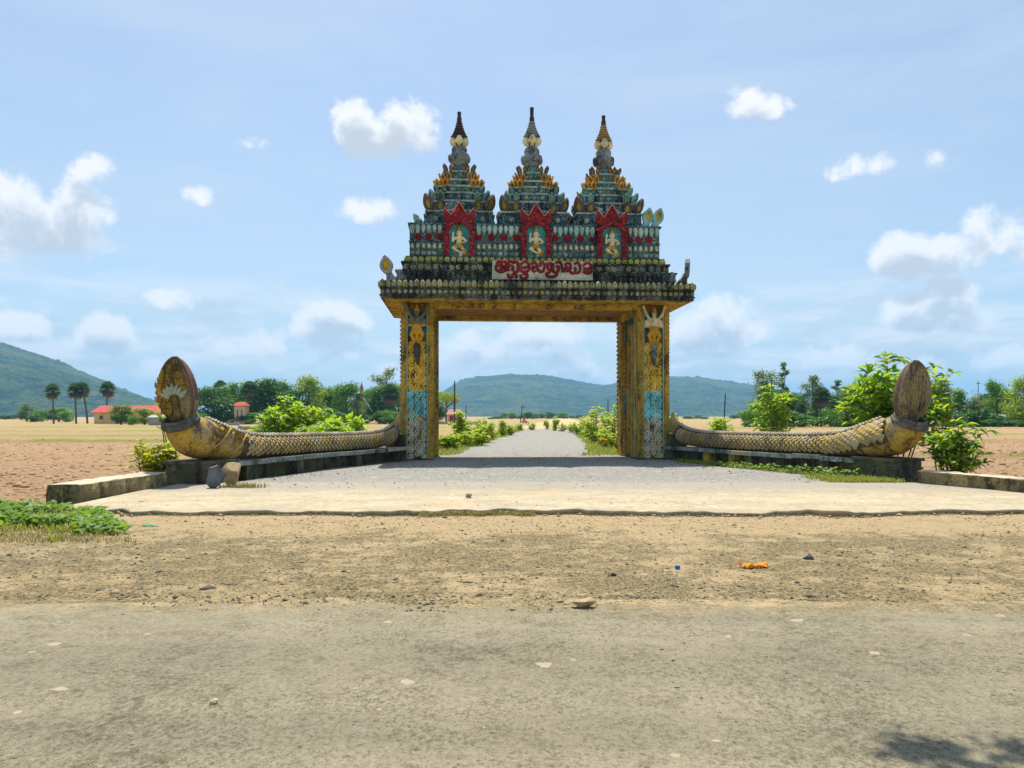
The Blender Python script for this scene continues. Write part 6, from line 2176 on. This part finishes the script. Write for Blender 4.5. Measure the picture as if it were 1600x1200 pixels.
rs = np.random.RandomState(4)
x, y = scatter(9000, 6.3, 12.6, 2, .45)
bits('gravel', place(x, y, np.where(y < 6.9, .034, 0)), rs.lognormal(-4.75, .55, len(x)), M['pebble_dark'], 5, label='dark loose gravel strewn over the sandy shoulder', cat='gravel')
x, y = scatter(7000, 6.2, 12.8, 6, .40)
bits('gravel', place(x, y, np.where(y < 6.9, .034, 0)), rs.lognormal(-4.7, .5, len(x)), M['pebble_tan'], 7, label='tan loose gravel strewn over the sandy shoulder', cat='gravel')
x, y = scatter(420, 3.0, 6.8, 8, .45)
bits('gravel', np.stack([x, y, np.full(len(x), .036)], -1), rs.lognormal(-5.1, .45, len(x)), M['pebble_dark'], 9, label='scattered dark grit on the asphalt', cat='gravel')
x, y = scatter(900, 13.2, 18.0, 10, .42)
k = (x > -7.2) & (x < 9.4)
bits('gravel', np.stack([x[k], y[k], np.full(k.sum(), .08)], -1), rs.lognormal(-4.5, .5, k.sum()), M['pebble_tan'], 11, label='small stones lying on the pale concrete slab', cat='gravel')
x, y = scatter(5000, 18.0, 34.0, 12, .40, .5)
k = (x > edge_l(y) + 1.2) & (x < edge_r(y) - 1.2)
bits('gravel', np.stack([x[k], y[k], np.full(k.sum(), .04)], -1), rs.lognormal(-4.1, .45, k.sum()), M['pebble_dark'], 13, label='grey stones of the gravel track before the gate', cat='gravel')
# rubble along the broken slab edge
n = 900
xe = rs.uniform(-7.3, 10.5, n)
ye = np.interp(xe, sx, fy) - np.abs(rs.normal(0, .07, n)) + .02
bits('rubble', place(xe, ye, .01), rs.lognormal(-4.0, .5, n), M['pebble_tan'], 15, label='crumbled cement rubble along the broken slab edge', cat='rubble')
# clods of the ploughed fields
for sgn, nm, sd in ((-1, 'ploughed soil clods on the field beside the carved hood', 17), (1, 'ploughed soil clods on the field beside the grooved hood', 19)):
    n = 9000
    yy = 15.5 + 42 * rs.random_sample(n) ** 1.5
    xx = sgn * (8.6 + (.72 * yy - 6) * rs.random_sample(n))
    k = ground_z(xx, yy)[1] < .15
    bits('soil_clods', place(xx[k], yy[k], -.01), rs.lognormal(-3.05, .5, k.sum()), M['clod'], sd, .7, nm, 'soil')


def blades(name, x, y, z, h, mat, seed, label, cat='grass', wid=.1, bend=.5):
    rs = np.random.RandomState(seed)
    n = len(x)
    a = rs.uniform(0, 6.28, n)
    d = np.stack([np.cos(a), np.sin(a)], -1)
    p = np.stack([-d[:, 1], d[:, 0]], -1)
    hh = h * rs.uniform(.5, 1.25, n)
    w = hh * wid
    b = hh * bend * rs.uniform(.2, 1.2, n)
    zero = np.zeros(n)
    c0 = np.stack([x, y, z], -1)
    P2 = np.concatenate([p * w[:, None], zero[:, None]], 1)
    mid = c0 + np.concatenate([d * (b * .35)[:, None], (hh * .6)[:, None]], 1)
    tip = c0 + np.concatenate([d * b[:, None], hh[:, None]], 1)
    V = np.stack([c0 - P2, c0 + P2, mid + P2 * .8, mid - P2 * .8, tip], 1).reshape(-1, 3)
    i = np.arange(n) * 5
    quads = np.stack([i, i + 1, i + 2, i + 3], -1)
    tris = np.stack([i + 3, i + 2, i + 4, i + 4], -1)
    me = bpy.data.meshes.new(name)
    me.from_pydata(V.tolist(), [], quads.tolist() + tris[:, :3].tolist())
    me.materials.append(mat)
    me.update()
    tag(obj(name, me), label, cat, kind='stuff')


# verges of the gravel track
n = 15000
yv = 31 + 60 * rs.random_sample(n) ** 1.4
side = rs.choice([-1, 1], n)
off = 2.75 + 2.6 * rs.random_sample(n) + (fbm(yv * .5, side * 3.0, 3, 91) - .5) * 1.2
xv = road_c(yv) + side * off
blades('grass', xv, yv, ground_z(xv, yv)[0] - .01, np.full(n, .17), M['grass_blade'], 21, 'yellow-green grass on the verges of the gravel track')
# grass under the right balustrade and by its pedestal
xs_, ys_ = [], []
for _ in range(2600):
    t = rs.random_sample()
    xs_.append(X(1290 + 90 * t, 18.3 + 1.2 * rs.random_sample()) + rs.normal(0, .12))
    ys_.append(18.15 + 1.9 * rs.random_sample() * (1 - .3 * t))
for _ in range(1300):
    t = rs.random_sample()
    xs_.append(6.0 + 2.4 * t - .35 + rs.normal(0, .1))
    ys_.append(26.9 - 6.6 * t + rs.normal(0, .12))
xs_, ys_ = np.array(xs_), np.array(ys_)
blades('grass', xs_, ys_, np.full(len(xs_), .03), np.full(len(xs_), .12), M['grass_blade'], 23, 'bright grass growing below the grey hooded balustrade')
xs_, ys_ = rs.normal(X(378, 16.6), .22, 260), rs.normal(16.75, .10, 260)
blades('grass', xs_, ys_, np.full(260, .07), np.full(260, .10), M['grass_dry'], 25, 'dry grass tuft beside the boulders')
# dry grass along the slab edge
n = 3200
xg = np.concatenate([rs.uniform(X(655, 12.6), X(835, 12.6), 1900), rs.uniform(-6.6, 8.6, 1300)])
yg = np.interp(xg, sx, fy) - np.abs(rs.normal(0, .10, n)) + .03
blades('grass', xg, yg, ground_z(xg, yg)[0], np.where(np.arange(n) < 1900, .065, .035), M['grass_dry'], 27, 'short dry grass growing along the broken slab edge', wid=.12, bend=.9)
# weeds at the left: grass and broad leaves
n = 5200
t1, t2 = rs.random_sample(n), rs.random_sample(n)
ywd = 9.9 + 3.6 * t1
xwd = -(.655 * ywd) + 2.2 * t2 * (1 - .25 * t1) - .4
dens = fbm(xwd * 1.4, ywd * 1.4, 3, 61)
k = (dens > .40) & (xwd < -5.35 - .55 * (13.6 - ywd) * .2)
blades('grass', xwd[k], ywd[k], ground_z(xwd[k], ywd[k])[0], .05 + .09 * dens[k], M['grass_blade'], 29, 'grass fringe of the weeds by the kerb wall', bend=.8)
blades('grass', xwd[~k], ywd[~k], ground_z(xwd[~k], ywd[~k])[0], np.full((~k).sum(), .06), M['grass_dry'], 31, 'straw-coloured dry grass around the weeds by the kerb wall', bend=1.2)
wm = MB()
r = random.Random(12)
vv = [leaf_blade(.13, .085, q, .2, 3) for q in (.3, .8, 1.2)]
tops = 0
while tops < 1500:
    yy = r.uniform(10.6, 13.3)
    xx = -.655 * yy + r.uniform(-.3, 1.75)
    if float(fbm(np.array(xx * 1.1), np.array(yy * 1.1), 3, 63)) < .36 + .10 * (xx + .655 * yy):
        continue
    z = r.uniform(.02, .19) * (1 - .25 * (xx + .655 * yy))
    a, e = r.uniform(0, 6.28), r.uniform(-.1, .8)
    d = Vector((math.cos(a) * math.cos(e), math.sin(a) * math.cos(e), math.sin(e)))
    m = Matrix.Translation((xx, yy, max(z, .02))) @ basis(d, Vector((r.uniform(-.4, .4), r.uniform(-.4, .4), 1))) @ Matrix.Diagonal((*(r.uniform(.6, 1.2),) * 3, 1))
    v, f = vv[r.randrange(3)]
    wm.add([m @ Vector(q) for q in v], f)
    tops += 1
tag(wm.build('weeds', M['weed_leaf'], None, True), 'thick green leafy weeds at the end of the mossy kerb wall', 'weeds', kind='stuff')
wm = MB()
for _ in range(420):
    t = r.random()
    xx, yy = 6.0 + 2.5 * t - r.uniform(.0, .35), 26.6 - 7.3 * t + r.uniform(-.2, .2)
    a, e = r.uniform(0, 6.28), r.uniform(.0, .9)
    d = Vector((math.cos(a) * math.cos(e), math.sin(a) * math.cos(e), math.sin(e)))
    m = Matrix.Translation((xx, yy, r.uniform(.02, .30) * (.4 + .6 * t))) @ basis(d, Vector((0, 0, 1)))
    v, f = vv[r.randrange(3)]
    wm.add([m @ Vector(q) for q in v], f)
tag(wm.build('weeds', M['weed_leaf'], None, True), 'small leafy weeds under the ledge of the grey hooded balustrade', 'weeds', kind='stuff')
